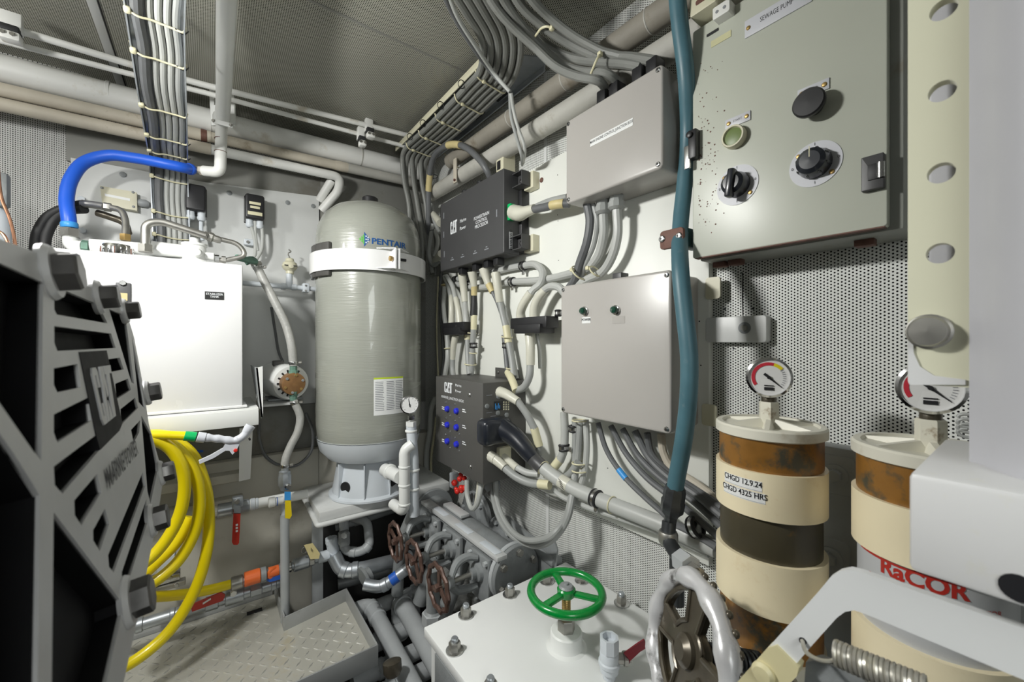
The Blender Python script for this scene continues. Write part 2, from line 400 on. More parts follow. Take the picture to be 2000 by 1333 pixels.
struct(MB().bx(-.95, .10, 1.755, 1.80, -.60, -.565, .004), 'trim_8', 'hull_beige')
# perforated strip bolts
def proj(p):
    d = p.dot(FW); return 1000+FPX*p.dot(RT)/d, 666.5-FPX*p.z/d
# white backing board of the right wall
t = thing('mounting_board', 'large white painted backing board on the right wall behind the control boxes', 'board', (.85, 1.06, -.475))
MB().bx(.84, .8595, .426, 1.70, -.475, .56, .002).build('board', 'board_paint', t)
for px, py in ((1089, 342), (1089, 420), (1090, 432), (1091, 509), (1187, 915), (1369, 714), (1366, 628)):
    p = wx(px, py, .8402); MB().lathe(p, (-1, 0, 0), [(.0016, -.001), (.0016, .0004)], 10).build('screw_hole', 'ink', t)
for px, py in ((1058, 352), (905, 935)):
    p = wx(px, py, .8395); m = MB(); screw(m, p, (-1, 0, 0), .008, .004); m.build('screw', 'rust', t)
MB().box(wx(843, 448, .8395), (.001, .022, .032)).build('label_patch', 'tape_yellow', t, 'small faded orange square sticker')
# bracket bar right of the board
t = thing('bracket_bar', 'grey white flat bracket bar bolted across the perforated wall right of the board', 'bracket', wx(1445, 670, .845))
a = wx(1378, 644, .838); b_ = wx(1497, 644, .838)
MB().rbox((a+b_)/2, (a-b_).length, .052, .02, .006, RWU, UP, NX, .0015).build('plate', 'panel_paint', t)
p = wx(1454, 641, .8375); MB().lathe(p, NX, [(.0115, -.002), (.0115, .0006), (.008, .0008)], 20).build('washer', 'cast_grey', t)
MB().hexa(p+V((-.0006, 0, 0)), NX, .011, .005).build('bolt', 'steel_dull', t)
for px, py in ((1416, 604), (1471, 603), (1433, 681)):
    p = wx(px, py, .8599); MB().lathe(p, NX, [(.0022, -.001), (.0022, .0004)], 10).build('screw_hole', 'ink', wr)
# grey-white panel of the back wall
t = thing('wall_panel', 'pale grey steel panel bolted on the back wall behind the stabilizer tank', 'panel', (0, 1.86, -.30))
MB().prism([wy(138, 308, 1.852), wy(400, 356, 1.852), wy(623, 384, 1.852), wy(623, 800, 1.852), wy(300, 830, 1.852), wy(138, 840, 1.852)], (0, .016, 0)).build('sheet', 'panel_paint', t)
for px, py, k in ((160, 390, 1), (162, 451, 1), (448, 377, 0), (562, 396, 0), (612, 403, 0), (240, 341, 0)):
    p = wy(px, py, 1.851); m = MB()
    if k: m.hexa(p, NY, .017, .009); m.build('bolt', 'tank_foot', t)
    else: m.lathe(p, NY, [(.009, 0), (.009, .001), (.006, .002)], 16); m.build('plug', 'cast_grey', t)

# ================================================================ overhead pipes along the back wall
def run(p, q, ext0=0, ext1=0):
    d = (q-p).normalized(); return p-d*ext0, q+d*ext1
def collar(mb, p, q, t, r, w=.012):
    c = p.lerp(q, t); d = (q-p).normalized(); mb.lathe(c-d*w/2, d, [(r*.97, 0), (r*1.06, .002), (r*1.06, w-.002), (r*.97, w)], 24)
t = thing('lagged_pipe', 'thickest white lagged pipe running under the ceiling along the back wall', 'pipe', (0, 1.78, .73))
p, q = run(wy(0, 132, 1.78), wy(785, 327, 1.78), .5, .12)
mid = wy(412, 236, 1.78)
MB().cyl(p, mid, .0385, n=32).build('lagging', 'pipe_white', t)
MB().cyl(mid, q, .037, n=32).build('pipe_run', 'pipe_white', t)
m = MB(); collar(m, p, q, .40, .0375); m.build('collar', 'pipe_white', t); m = MB(); collar(m, p, q, .83, .0365, .008); m.build('collar', 'pipe_lagged', t)
t = thing('tan_pipe', 'stained tan pipe under the thick white lagged pipe on the back wall', 'pipe', (0, 1.77, .70))
p, q = run(wy(0, 175, 1.77), wy(664, 325, 1.77), .5, 0)
mid = wy(412, 268, 1.77)
MB().cyl(p, mid, .0195, n=24).build('lagging', 'pipe_tan', t); MB().cyl(mid, q, .018, n=24).build('pipe_run', 'pipe_tan', t)
q2 = wy(806, 357, 1.77); MB().cyl(q, q2, .0195, n=20).build('joint_sleeve', 'pipe_lagged', t)
MB().lathe(q, q2-q, [(.019, -.02), (.0205, 0), (.0205, .02), (.019, .035)], 20).build('collar', 'pipe_tan', t)
m = MB(); collar(m, p, mid, .98, .0190, .02); m.build('band', 'rust', t)
t = thing('drain_pipe', 'lowest cream pipe of the back wall trio with an elbow beside the grey tank', 'pipe', (0, 1.77, .65))
p, q = run(wy(0, 204, 1.77), wy(412, 292, 1.77), .5, 0)
MB().cyl(p, q, .0190, n=20).build('lagging', 'pipe_tan', t)
MB().tube(fillet([q, wy(664, 346, 1.77), wy(662, 372, 1.80), wy(628, 412, 1.845)], .03), .0175, 18).build('pipe_run', 'pipe_white', t)
MB().tube(fillet([wy(648, 352, 1.80), wy(632, 378, 1.83), wy(624, 392, 1.85)], .02), .0165, 16).build('branch', 'pipe_white', t)
for nm, l, pp, r in (('thin_pipe', 'upper thin white pipe clipped to the ceiling left of the cable tray', [(-80, 24, 1.58), (272, 131, 1.58), (400, 166, 1.58), (795, 264, 1.58)], .0092),
                     ('thin_pipe', 'lower thin white pipe clipped to the ceiling above the lagged pipe', [(-80, 58, 1.60), (275, 150, 1.60), (400, 181, 1.60), (795, 287, 1.60)], .0078)):
    tag(MB().tube([wy(*a) for a in pp], r, 14).build(nm, 'pipe_white'), l, 'pipe')
def clamp(px, py, Y, s, label):
    c = wy(px, py, Y); t = thing('pipe_clamp', label, 'clamp', c)
    MB().box(c+V((0, .012, .028)), (s*.036, .022, .05), .003).build('base', 'pipe_white', t)
    MB().box(c+V((0, 0, .004)), (s*.034, .030, .016), .003).build('pad', 'black_rubber', t)
    MB().box(c+V((.002, -.004, -.016)), (s*.036, .030, .022), .005).build('jaw', 'pipe_white', t)
    for dx in (-.008, .008): MB().hexa(c+V((dx, -.018, -.014)), NY, .009, .005).build('bolt', 'steel_dull', t)
clamp(20, 62, 1.555, 1.0, 'white pipe clamp with dark pads holding thin pipes at far left of the ceiling')
clamp(722, 258, 1.57, .8, 'small white pipe clamp on the thin ceiling pipes near the grey tank')
clamp(706, 274, 1.585, .7, 'lower small pipe clamp beside another clamp above the grey tank')
tag(MB().tube([wy(790, 262, 1.64)+V((0, 0, .01)), wy(790, 300, 1.64)], .009, 12).build('riser_pipe', 'pipe_white'), 'short white pipe dropping at the corner by the overhead cable tray end', 'pipe')
# pipes along the right wall
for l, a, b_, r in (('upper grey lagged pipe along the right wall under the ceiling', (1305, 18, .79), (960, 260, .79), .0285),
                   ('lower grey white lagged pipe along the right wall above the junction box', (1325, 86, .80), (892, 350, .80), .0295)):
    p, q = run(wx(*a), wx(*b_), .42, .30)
    t = thing('wall_pipe', l, 'pipe', (p+q)/2); MB().cyl(p, q, r, n=28).build('pipe_run', 'pipe_dirty_shaded' if 'upper' in l else 'pipe_lagged', t)
    for k in (.33, .52, .70): m = MB(); collar(m, p, q, k, r*.99, .006); m.build('seam', 'pipe_lagged', t)
t = thing('pipe_hanger', 'dirty flat strap hanger on the right wall pipes left of the processor box', 'hanger', wx(889, 366, .76))
m = MB(); c = wx(889, 334, .765); m.box(c, (.006, .022, .095), .001).build('strap', 'pipe_tan', t)
MB().hexa(wx(889, 352, .762), NX, .009, .006).build('bolt', 'rust', t)
# odd pieces above the sewage cabinet
t = thing('terminal_block', 'small white printed terminal block above the sewage pump cabinet', 'terminal block', wx(1410, 30, .74))
MB().rbox(wx(1408, 18, .73), .03, .022, .03, .003, RWU, UP, NX, .001).build('body', 'pipe_white', t)
for dx in (-.006, .007): MB().lathe(wx(1408, 18, .7298)+V((0, dx, 0)), NX, [(.0028, 0), (.0028, .0006)], 12).build('terminal', 'ink_grey', t)
t = thing('conduit_box', 'cream conduit box at the ceiling beside the teal pipe', 'box', wx(1372, 10, .74))
MB().rbox(wx(1372, 0, .72), .05, .035, .06, .004, RWU, UP, NX, .001).build('body', 'ivory', t)
MB().rbox(wx(1372, -2, .7195), .026, .009, .002, .003, RWU, UP, NX).build('slot', 'rust', t)

# ================================================================ left cable tray under the ceiling
def offs(P, a, b, side):
    side = V(side); out = []
    for i in range(len(P)):
        tt = (P[min(i+1, len(P)-1)]-P[max(i-1, 0)]).normalized(); s_ = (side-tt*side.dot(tt)).normalized()
        out.append(P[i]+s_*a+tt.cross(s_)*b)
    return out
TP = spline([wd(300, -130, .72), wd(303, 0, .84), wd(310, 90, .94), wd(318, 180, 1.05), wd(326, 260, 1.20), wd(331, 325, 1.335), wd(334, 400, 1.372), wd(337, 490, 1.378)], 8)
t = thing('cable_tray', 'grey metal cable tray hanging from the ceiling at the left', 'cable tray', TP[-1])
MB().sweep(TP, [(-.049, 0), (-.049, .024), (-.046, .024), (-.046, .003), (.046, .003), (.046, .024), (.049, .024), (.049, 0)], (1, 0, 0)).build('channel', 'galv', t)
for k in (4, 20): MB().box(TP[k]+V((0, .0, .07)), (.012, .004, .14)).build('hanger_strap', 'galv', t)
for i, (o_, r, m_, l) in enumerate(((-.0285, .0115, 'cable_dark', 'thick dark grey cable at the left side of the hanging left tray'), (-.0088, .0070, 'cable_light', None), (.0057, .0070, 'cable_light', None), (.0202, .0070, 'cable_light', None), (.0352, .0075, 'cable_grey', 'mid grey cable at the right side of the hanging left tray'))):
    P = [p+V((.0018*math.sin(j*.5), 0, 0)) for j, p in enumerate(offs(TP, o_, .004+r, (1, 0, 0)))]
    tag(MB().tube(P, r, 10).build('cable', m_), l or ['', 'left', 'middle', 'right'][i]+' one of the three pale cables in the hanging left tray', 'cable', None if l else 'pale cables in the left tray')
ords = ['first', 'second', 'third', 'fourth', 'fifth', 'sixth', 'seventh', 'eighth', 'ninth', 'tenth', 'eleventh', 'twelfth']
def nearest(P, py): return min(range(len(P)), key=lambda i: abs(proj(P[i])[1]-py))
for i, py in enumerate((22, 105, 200, 256, 292, 350, 424, 468)):
    k = nearest(TP, py); q = (TP[k+1]-TP[k-1]) if k < len(TP)-1 else TP[k]-TP[k-1]
    fr = offs(TP[k-1:k+2], 0, 0, (1, 0, 0))
    tt = (TP[min(k+1, len(TP)-1)]-TP[k-1]).normalized(); a_ = V((1, 0, 0)); a_ = (a_-tt*a_.dot(tt)).normalized(); n_ = tt.cross(a_)
    c = TP[k]; t = thing('cable_tie', ords[i]+' pale cable tie from the ceiling on the left tray cables', 'cable tie', c, 'ties on the left tray')
    band = [c+a_*x+n_*z+tt*s_ for x, z, s_ in ((-.050, .004, -.008), (-.044, .022, -.006), (-.030, .0285, -.003), (-.008, .0225, .001), (.012, .0215, .003), (.030, .0215, .003), (.046, .022, .002), (.049, .010, 0))]
    MB().tube(spline(band, 4), .0023, 8).build('strap', 'tie_nylon', t)
    MB().box(band[1]+n_*.003, (.012, .011, .015), .004, a_, n_, tt).build('head', 'tie_nylon', t)
    if i in (0, 1, 3, 4): MB().tube(spline([c+a_*.032+n_*.022, c+a_*.046+n_*.023+tt*.008, c+a_*.055+n_*.020-tt*.004], 4), .0013, 6).build('black_tail', 'tie_black', t)
# white drop pipe beside the tray
t = thing('drop_pipe', 'white pipe coming along the ceiling and dropping to the blue hose', 'pipe', wd(430, 337, 1.33))
up = spline([wd(446, -120, .78), wd(443, 0, .90), wd(439, 120, 1.08), wd(435, 222, 1.29), wd(434, 240, 1.315)], 6)
MB().tube(up, .0200, 18).build('upper_run', 'white_paint', t)
dn = fillet([wd(434, 215, 1.325), wd(430, 337, 1.325), wd(398, 334, 1.325)], .022)
MB().tube(dn, .0165, 18).build('lower_run', 'pipe_white', t)
c = wd(432, 236, 1.31); MB().lathe(c+V((0, 0, .010)), (0, 0, -1), [(.021, -.01), (.0235, 0), (.0235, .014), (.018, .02)], 20).build('socket', 'white_paint', t)
for py in (272, 297): m = MB(); m.torus(wd(431, py, 1.325), (0, 0, 1), .0160, .0014); m.build('rust_ring', 'rust', t)
a = wd(400, 334, 1.325); b_ = wd(373, 331, 1.325); d = b_-a
MB().hexa(a, d, .026, d.length*.35, (0, 0, 1)).build('hex_fitting', 'pipe_tan', t); MB().cyl(a+d*.3, a+d*.98, .0125, n=16).build('nipple', 'steel_dull', t)
t = thing('pipe_hanger', 'white hanger plate with bolted strap on the white drop pipe', 'hanger', wd(430, 240, 1.32))
MB().prism([wd(407, 134, 1.362), wd(418, 139, 1.362), wd(418, 205, 1.362), wd(450, 205, 1.362), wd(452, 160, 1.362), wd(458, 205, 1.362), wd(458, 245, 1.362), wd(413, 245, 1.362), wd(410, 205, 1.362)], FW*.006).build('plate', 'white_paint', t)
a = wd(415, 236, 1.285); b_ = wd(455, 246, 1.285); MB().box((a+b_)/2, ((b_-a).length, .004, .014), .0015, (b_-a).normalized(), FW, UP).build('strap', 'white_paint', t)
for q in (a, b_): MB().hexa(q.lerp((a+b_)/2, .15), -FW, .009, .006).build('bolt', 'steel_dull', t)
# blue hose
t = thing('blue_hose', 'bright blue rubber hose arching from the drop pipe to the stabilizer tank fitting', 'hose', wd(138, 448, 1.11))
hp = spline([wd(374, 331, 1.315), wd(354, 327, 1.278), wd(335, 323, 1.262), wd(262, 309, 1.225), wd(212, 304, 1.20), wd(168, 316, 1.17), wd(141, 346, 1.14), wd(130, 390, 1.12), wd(134, 425, 1.11), wd(136, 445, 1.11)], 8)
MB().tube(hp, .0158, 20).build('hose', 'blue_hose', t)
for i, j in ((0, 3), (-1, -4)):
    q = hp[i]; d = (hp[j]-q).normalized(); MB().lathe(q, d, [(.0165, -.001), (.0178, .001), (.0178, .012), (.0165, .014)], 20).build('end_sleeve', 'sky_blue' if i else 'blue_hose', t)
# ================================================================ stabilizer tank and its fittings
YS = 1.5
TX0, TX1, TZ0, TZ1 = -.285, wy(474, 600, YS).x, -.207, .237
t = thing('stabilizer_tank', 'white square stabilizer oil tank on a shelf at the left', 'tank', (-.1, 1.62, TZ0))
MB().bx(TX0, TX1, YS, 1.76, TZ0, TZ1, .005).build('body', 'tank_white', t)
MB().bx(TX0-.01, TX1+.012, YS-.004, 1.77, TZ0, TZ0+.008, .003).build('base_flange', 'tank_white', t)
MB().bx(TX0-.06, TX0+.05, 1.55, 1.74, TZ1-.004, TZ1+.006, .002).build('top_plate', 'tank_white', t)
c = wy(419, 578, YS-.001); lp = MB().rbox(c, .0465, .0235, .002, .001, BWU, UP, NY).build('name_plate', 'label_black', t, 'black plate reading STABILIZER TANK')
MB().text('STABILIZER\nTANK', c+V((0, -.001, .0085)), BWU, UP, .0082, 'CENTER', .012, valign='TOP', lines=.95).build('lettering', 'print_white', lp)
c = wy(241, 575, YS-.004); lg = MB().rbox(c, .030, .062, .012, .002, BWU, UP, NY, .001).build('level_gauge', 'box_dark', t)
MB().hexa(wy(240, 553, YS-.004), NY, .013, .005).build('bolt', 'steel', lg)
MB().rbox(wy(240, 580, YS-.005), .018, .020, .004, .001, BWU, UP, NY).build('sight_window', 'tape_yellow', lg)
# shelf under the tank
t = thing('tank_shelf', 'white steel angle shelf with a strap leg under the stabilizer tank', 'shelf', (-.05, 1.6, -.27))
sx1 = wy(505, 815, 1.485).x
MB().bx(-.32, sx1, 1.482, 1.488, -.262, -.213, .001).build('front_angle', 'white_paint', t); MB().bx(-.32, sx1, 1.488, 1.79, -.216, -.209, .001).build('top_flange', 'white_paint', t)
a0, a1, b0, b1 = wy(468, 838, 1.49), wy(494, 834, 1.49), wy(466, 940, 1.72), wy(489, 938, 1.72)
MB().prism([a0, a1, wy(489, 936, 1.60), wy(467, 941, 1.60)], (0, .008, 0)).build('leg', 'panel_paint', t)
MB().lathe(wy(487, 857, 1.505), NY, [(.003, 0), (.003, .018)], 10).build('bolt_hole', 'ink', t)
# pipes on top of the tank
ZT = TZ1
t = thing('tank_manifold', 'white pipe manifold with valve body on top of the stabilizer tank', 'manifold', (-.1, 1.6, ZT))
a, b_ = wy(176, 479, 1.56), wy(360, 492, 1.56); MB().cyl(a, b_, .017, n=20).build('pipe_run', 'white_paint', t)
MB().cyl(wy(296, 484, 1.57), wy(357, 491, 1.57), .0195, n=20).build('sleeve', 'white_paint', t)
c = wy(380, 505, 1.555); vb = MB().lathe(V((c.x, c.y, ZT)), UP, [(.036, 0), (.036, .006), (.029, .010), (.029, .050), (.032, .052), (.032, .058), (.012, .062), (.012, .075), (.007, .082)], 28).build('valve_body', 'white_paint', t)
MB().lathe(wy(385, 494, 1.522), NY, [(.013, -.01), (.013, .003), (.009, .009), (0, .012)], 18).build('plug', 'white_paint', vb)
MB().lathe(wy(400, 500, 1.55), (1, 0, 0), [(.012, 0), (.012, .022), (.009, .024)], 14).build('side_port', 'white_paint', vb)
c = wy(229, 483, 1.545); MB().lathe(V((c.x, c.y, ZT+.001)), UP, [(.033, 0), (.033, .022), (.030, .027), (.0, .028)], 30).build('filler_collar', 'chrome', t)
for k in range(9):
    a = math.radians(180+k*22); MB().box(V((c.x+.033*math.cos(a), c.y+.033*math.sin(a), ZT+.011)), (.003, .003, .018), .001).build('collar_rib', 'rust' if k % 3 == 1 else 'chrome', t)
c = wy(246, 468, 1.57); MB().lathe(V((c.x, c.y, ZT+.02)), UP, [(.019, 0), (.019, .014), (.015, .018), (.012, .02)], 20).build('boss', 'white_paint', t)
# hydraulic line with brass fittings to the boss
t = thing('hydraulic_hose', 'pair of black hydraulic hoses with metal elbow curling into the tank filler', 'hose', wy(75, 470, 1.72))
for q, (o1, o2) in enumerate(((0, 0), (18, 6))):
    P = spline([wy(68+o1, 500, 1.70), wy(74+o1, 455, 1.71), wy(96+o1*.8, 422+o2*.6, 1.71), wy(130+o1*.3, 406+o2, 1.70), wy(165, 399+o2*1.6, 1.67)], 6)
    MB().tube(P, .0125, 14).build('hose', 'black_rubber', t)
P = spline([wy(160, 398, 1.67), wy(180, 400, 1.66), wy(205, 404, 1.64)], 5); MB().tube(P, .0105, 14).build('braided_end', 'steel_dull', t)
MB().hexa(wy(203, 404, 1.64), BWU, .022, .016).build('nut', 'steel_dull', t)
MB().tube(fillet([wy(212, 405, 1.64), wy(238, 410, 1.62), wy(246, 432, 1.60), wy(245, 462, 1.575)], .025), .0085, 12).build('elbow', 'steel_dull', t)
MB().hexa(wy(245, 458, 1.575), (0, 0, -1), .022, .018).build('nut', 'brass', t)
MB().tube(spline([wy(190, 416, 1.69), wy(215, 424, 1.68), wy(240, 434, 1.68), wy(250, 456, 1.66)], 5), .010, 12).build('lower_line', 'grimy_dark', t)
# fitting under blue hose
t = thing('hose_fitting', 'silver elbow fitting with hex nuts at the blue hose lower end', 'fitting', wd(145, 490, 1.11))
a = wd(137, 447, 1.11); MB().hexa(a, (0, 0, -1), .036, .024, b=.05).build('hex_nut', 'steel', t)
MB().tube(fillet([wd(137, 462, 1.11), wd(137, 480, 1.11), wd(162, 482, 1.12)], .02), .0155, 16).build('elbow', 'white_paint', t)
a = wd(160, 481, 1.12); MB().hexa(a, BWU, .030, .014, b=.05).build('green_nut', 'verdigris', t)
MB().cyl(wd(141, 480, 1.12), wd(142, 510, 1.12), .008, n=12).build('stem', 'steel', t)
# bent hard line from the tank to the valve body
t = thing('hard_line', 'bent steel tube arching over the white tank manifold', 'pipe', wy(284, 495, 1.56))
MB().tube(fillet([wy(284, 492, 1.520), wy(284, 438, 1.522), wy(312, 432, 1.525), wy(402, 461, 1.53)], .035), .0105, 14).build('tube', 'steel_dull', t)
MB().hexa(wy(284, 478, 1.521), (0, 0, -1), .030, .022, b=.06).build('nut', 'steel_dull', t)
MB().lathe(wy(398, 459, 1.548), wy(425, 468, 1.548)-wy(398, 459, 1.548), [(.012, 0), (.012, .01), (.015, .012), (.015, .022), (.011, .026), (.011, .038), (.009, .045)], 8).build('union', 'steel_dull', t)
MB().tube(fillet([wy(424, 466, 1.548), wy(466, 476, 1.548), wy(482, 500, 1.548), wy(440, 509, 1.548), wy(420, 507, 1.548)], .022), .0072, 12).build('return_bend', 'steel_dull', t)
MB().hexa(wy(428, 506, 1.548), (-1, 0, 0), .021, .012).build('nut', 'steel', t); MB().hexa(wy(441, 508, 1.548), (-1, 0, 0), .020, .011).build('nut', 'steel_dull', t)
tag(MB().tube([wy(462, 503, 1.56), wy(500, 512, 1.60)], .010, 10).build('stub_pipe', 'verdigris'), 'short green stained pipe stub at the right of the tank top', 'pipe')
# flat junction box with label on the back panel
t = thing('terminal_box', 'flat white labelled junction box on the back panel above the tank', 'box', wy(232, 400, 1.83))
MB().prism([wy(195, 363, 1.825), wy(267, 376, 1.825), wy(268, 412, 1.825), wy(200, 399, 1.825)], (0, .028, 0)).build('body', 'ivory', t)
MB().prism([wy(204, 378, 1.8245), wy(254, 388, 1.8245), wy(254, 393, 1.8245), wy(205, 383, 1.8245)], (0, .001, 0)).build('label_strip', 'label_white', t)
for px, py in ((199, 367), (260, 376), (261, 404)): m = MB(); screw(m, wy(px, py, 1.8248), NY, .004, .002); m.build('screw', 'cast_grey', t)
MB().lathe(wy(268, 396, 1.84), (1, 0, .05), [(.010, 0), (.013, .008), (.013, .022), (.008, .03)], 14).build('gland', 'pipe_grey', t)
# two pressure switches
def switch(px0, px1, py0, py1, Y, label, marks):
    a = wy(px0, py0, Y); b_ = wy(px1, py1, Y); w_ = b_.x-a.x; h_ = a.z-b_.z; c = (a+b_)/2
    t = thing('pressure_switch', label, 'switch', (c.x, Y+.02, b_.z))
    MB().rbox(c, w_, h_, .055, .009, BWU, UP, NY, .006).build('cover', 'black_plastic', t)
    MB().box(c+V((.001, .060, 0)), (w_+.003, .016, h_+.01), .003).build('back_plate', 'black_plastic', t)
    if marks:
        for dz, w2, h2 in ((.012, .6, .010), (-.003, .5, .009), (-.026, .75, .013)):
            MB().box(c+V((0, -.0008, dz)), (w_*w2, .001, h2), .0003).build('paint_mark', 'tie_nylon', t)
    for dx in (-.26, .28):
        q = V((c.x+w_*dx, Y+.026, b_.z)); MB().lathe(q, (0, 0, -1), [(.0115, -.004), (.0115, .014), (.013, .015), (.013, .021), (.009, .028)], 12).build('gland', 'tank_foot', t)
    return c, b_
switch(362, 402, 356, 414, 1.765, 'plain black pressure switch beside the tray on the back panel', 0)
switch(479, 517, 376, 431, 1.775, 'black pressure switch with three pale paint marks on the back panel', 1)
for pts, l, m_, r in (([(368, 420), (367, 455), (372, 480)], 'white cable dropping left from the plain black pressure switch', 'tank_foot', .0062), ([(393, 424), (393, 450), (396, 470)], 'white cable dropping right from the plain black pressure switch', 'tank_foot', .0062),
                     ([(488, 436), (496, 460), (499, 485), (494, 505), (486, 511)], 'left grey cable below the marked pressure switch', 'cable_light', .0062), ([(511, 438), (513, 465), (510, 490), (500, 508)], 'right grey cable below the marked pressure switch', 'cable_light', .0062),
                     ([(498, 432), (500, 470), (503, 490)], 'middle grey cable behind the marked pressure switch cables', 'cable_light', .0055)):
    tag(MB().tube(spline([wy(a, b_, 1.80) for a, b_ in pts], 6), r, 10).build('cable', m_), l, 'cable')
t = thing('cable_clip', 'grey cable clip on the back panel under the marked pressure switch', 'clip', wy(486, 475, 1.84))
MB().rbox(wy(487, 473, 1.825), .034, .024, .026, .006, BWU, UP, NY, .003).build('body', 'tank_foot', t); MB().hexa(wy(484, 473, 1.825), NY, .010, .005).build('bolt', 'steel', t)
# small relief valve and its pipe
t = thing('air_valve', 'small cream brass valve on a tee above the horizontal grey pipe', 'valve', wy(566, 560, 1.78))
c = wy(566, 521, 1.78)
MB().lathe(c, UP, [(.010, -.055), (.010, -.03), (.014, -.028), (.014, -.018), (.022, -.012), (.028, 0), (.024, .014), (.016, .02), (.014, .03), (.006, .034)], 16).build('body', 'ivory', t)
MB().lathe(c+V((0, -.026, -.002)), NY, [(.009, -.004), (.009, .003), (0, .005)], 12).build('cap', 'ivory', t)
MB().box(c+V((0, -.0275, 0)), (.044, .002, .0035)).build('slot', 'ink', t)
MB().tube(spline([c+V((0, 0, .034)), c+V((-.006, -.003, .05)), c+V((.004, 0, .06)), c+V((-.004, 0, .066))], 4), .0022, 8).build('chain', 'steel_dull', t)
t = thing('service_pipe', 'horizontal pale grey pipe with tee running behind the tank', 'pipe', wy(545, 565, 1.80))
MB().cyl(wy(474, 553, 1.78), wy(625, 566, 1.78), .0095, n=14).build('pipe_run', 'tank_foot', t)
for px in (553, 574): MB().lathe(wy(px, 558.5+(px-540)*.085, 1.78), BWU, [(.0125, -.008), (.0125, .008)], 14).build('tee_socket', 'tank_foot', t)
MB().cyl(wy(565, 562, 1.78), wy(565, 535, 1.78), .0115, n=14).build('tee_branch', 'tank_foot', t)
MB().box(wy(597, 563, 1.778), (.024, .030, .036), .004).build('clip', 'tank_foot', t)
for dz in (-.010, .010): MB().hexa(wy(597, 563, 1.763)+V((0, 0, dz)), NY, .007, .003).build('clip_bolt', 'steel', t)

# ================================================================ bronze pump with motor, bracket and braided hoses
t = thing('pump', 'bronze faced impeller pump on a white electric motor beside the tank', 'pump', wy(560, 790, 1.62))
pc = wy(573, 750, 1.56); mc = wy(560, 746, 1.64)
ax = V((.22, -1, -.03)).normalized()
mo = MB().lathe(mc-ax*.13, ax, [(.055, 0), (.062, .02), (.062, .16), (.058, .172), (.034, .175)], 36).build('motor', 'white_paint', t)
for k in range(10):
    a = math.radians(60+k*24); u_, v_, _ = frame(ax); q = mc+ax*.0455+u_*(.040*math.cos(a))+v_*(.040*math.sin(a))
    MB().box(q, (.017, .006, .002), .0005, (u_*math.cos(a)+v_*math.sin(a)), (v_*math.cos(a)-u_*math.sin(a)), ax).build('cooling_slot', 'ink', mo)
MB().lathe(mc-ax*.06+V((.04, 0, .01)), V((1, -.3, -.12)), [(.012, 0), (.020, .008), (.020, .024), (.014, .030)], 16).build('end_cap', 'hull_dark', mo)
MB().box(mc-ax*.05+V((-.012, 0, .060)), (.032, .045, .026), .004).build('terminal_box', 'junction_dark', mo)
hd = MB().lathe(pc-ax*.028, ax, [(.024, -.02), (.034, 0), (.0375, .006), (.0375, .030)], 36).build('pump_head', 'bronze', t)
MB().lathe(pc+ax*.002, ax, [(.038, 0), (.038, .004), (.036, .005)], 36).build('face_plate', 'bronze', t)
for k in range(6):
    a = math.radians(k*60+20); u_, v_, _ = frame(ax); MB().hexa(pc+ax*.006+u_*(.030*math.cos(a))+v_*(.030*math.sin(a)), ax, .0085, .004).build('bolt', 'brass' if k % 2 else 'cast_grey', hd)
MB().lathe(pc-ax*.008+V((.003, 0, .026)), UP, [(.017, 0), (.015, .018), (.012, .02), (.012, .034)], 8).build('outlet', 'verdigris', t)
MB().lathe(pc-ax*.008+V((.003, 0, -.028)), (0, 0, -1), [(.017, 0), (.014, .014), (.012, .016), (.012, .03)], 8).build('inlet', 'verdigris', t)
MB().box(mc-ax*.05+V((.01, .02, -.066)), (.11, .12, .008), .002).build('foot', 'cast_grey', t)
t = thing('pump_bracket', 'white upright steel bracket carrying the bronze faced pump', 'bracket', wy(515, 815, 1.55))
MB().prism([wy(500, 719, 1.50), wy(513, 716, 1.50), wy(514, 814, 1.50), wy(510, 818, 1.50)], (0, .006, 0)).build('front_flange', 'white_paint', t)
MB().prism([wy(489, 713, 1.66), wy(500, 719, 1.50), wy(510, 816, 1.50), wy(505, 800, 1.66)], (.005, 0, 0)).build('side_plate', 'pipe_grey', t)
c0 = wy(512, 806, 1.50); MB().bx(c0.x, c0.x+.115, 1.585, 1.72, c0.z+.004, c0.z+.012, .001).build('tray', 'pedestal', t)
for px, py in ((500, 727), (500, 775)): MB().hexa(wy(px, py, 1.53), BWU, .011, .006).build('bolt', 'steel', t)
def braid(P, r, label):
    t = thing('braided_hose', label, 'hose', P[-1]); MB().tube(P, r, 16).build('hose', 'clear_hose', t)
    for q, s_ in ((P[1], P[2]-P[0]), (P[-2], P[-1]-P[-3])):
        d = s_.normalized(); MB().lathe(q-d*.005, d, [(r*1.08, 0), (r*1.12, .001), (r*1.12, .009), (r*1.08, .010)], 18).build('hose_clamp', 'steel', t)
        MB().hexa(q+V((r*1.2, -.004, 0)), (1, -.3, .1), .008, .010).build('clamp_screw', 'steel_dull', t)
    return t
top = pc-ax*.008+V((.003, 0, .062)); bot = pc-ax*.008+V((.003, 0, -.058))
braid(spline([wy(500, 517, 1.63), wy(516, 550, 1.61), wy(538, 592, 1.59), wy(560, 640, 1.575), wy(569, 675, 1.565), top], 7), .0135, 'upper braided clear hose rising from the bronze pump to the tank')
braid(spline([bot, wy(586, 815, 1.565), wy(582, 842, 1.56), wy(566, 875, 1.555), wy(557, 900, 1.55), wy(556, 912, 1.55)], 7), .0125, 'lower braided clear hose dropping from the bronze pump to the blue handled valve')
t = thing('hose_tail', 'dark fitting with clamp where the upper braided hose leaves the tank', 'fitting', wy(500, 515, 1.63))
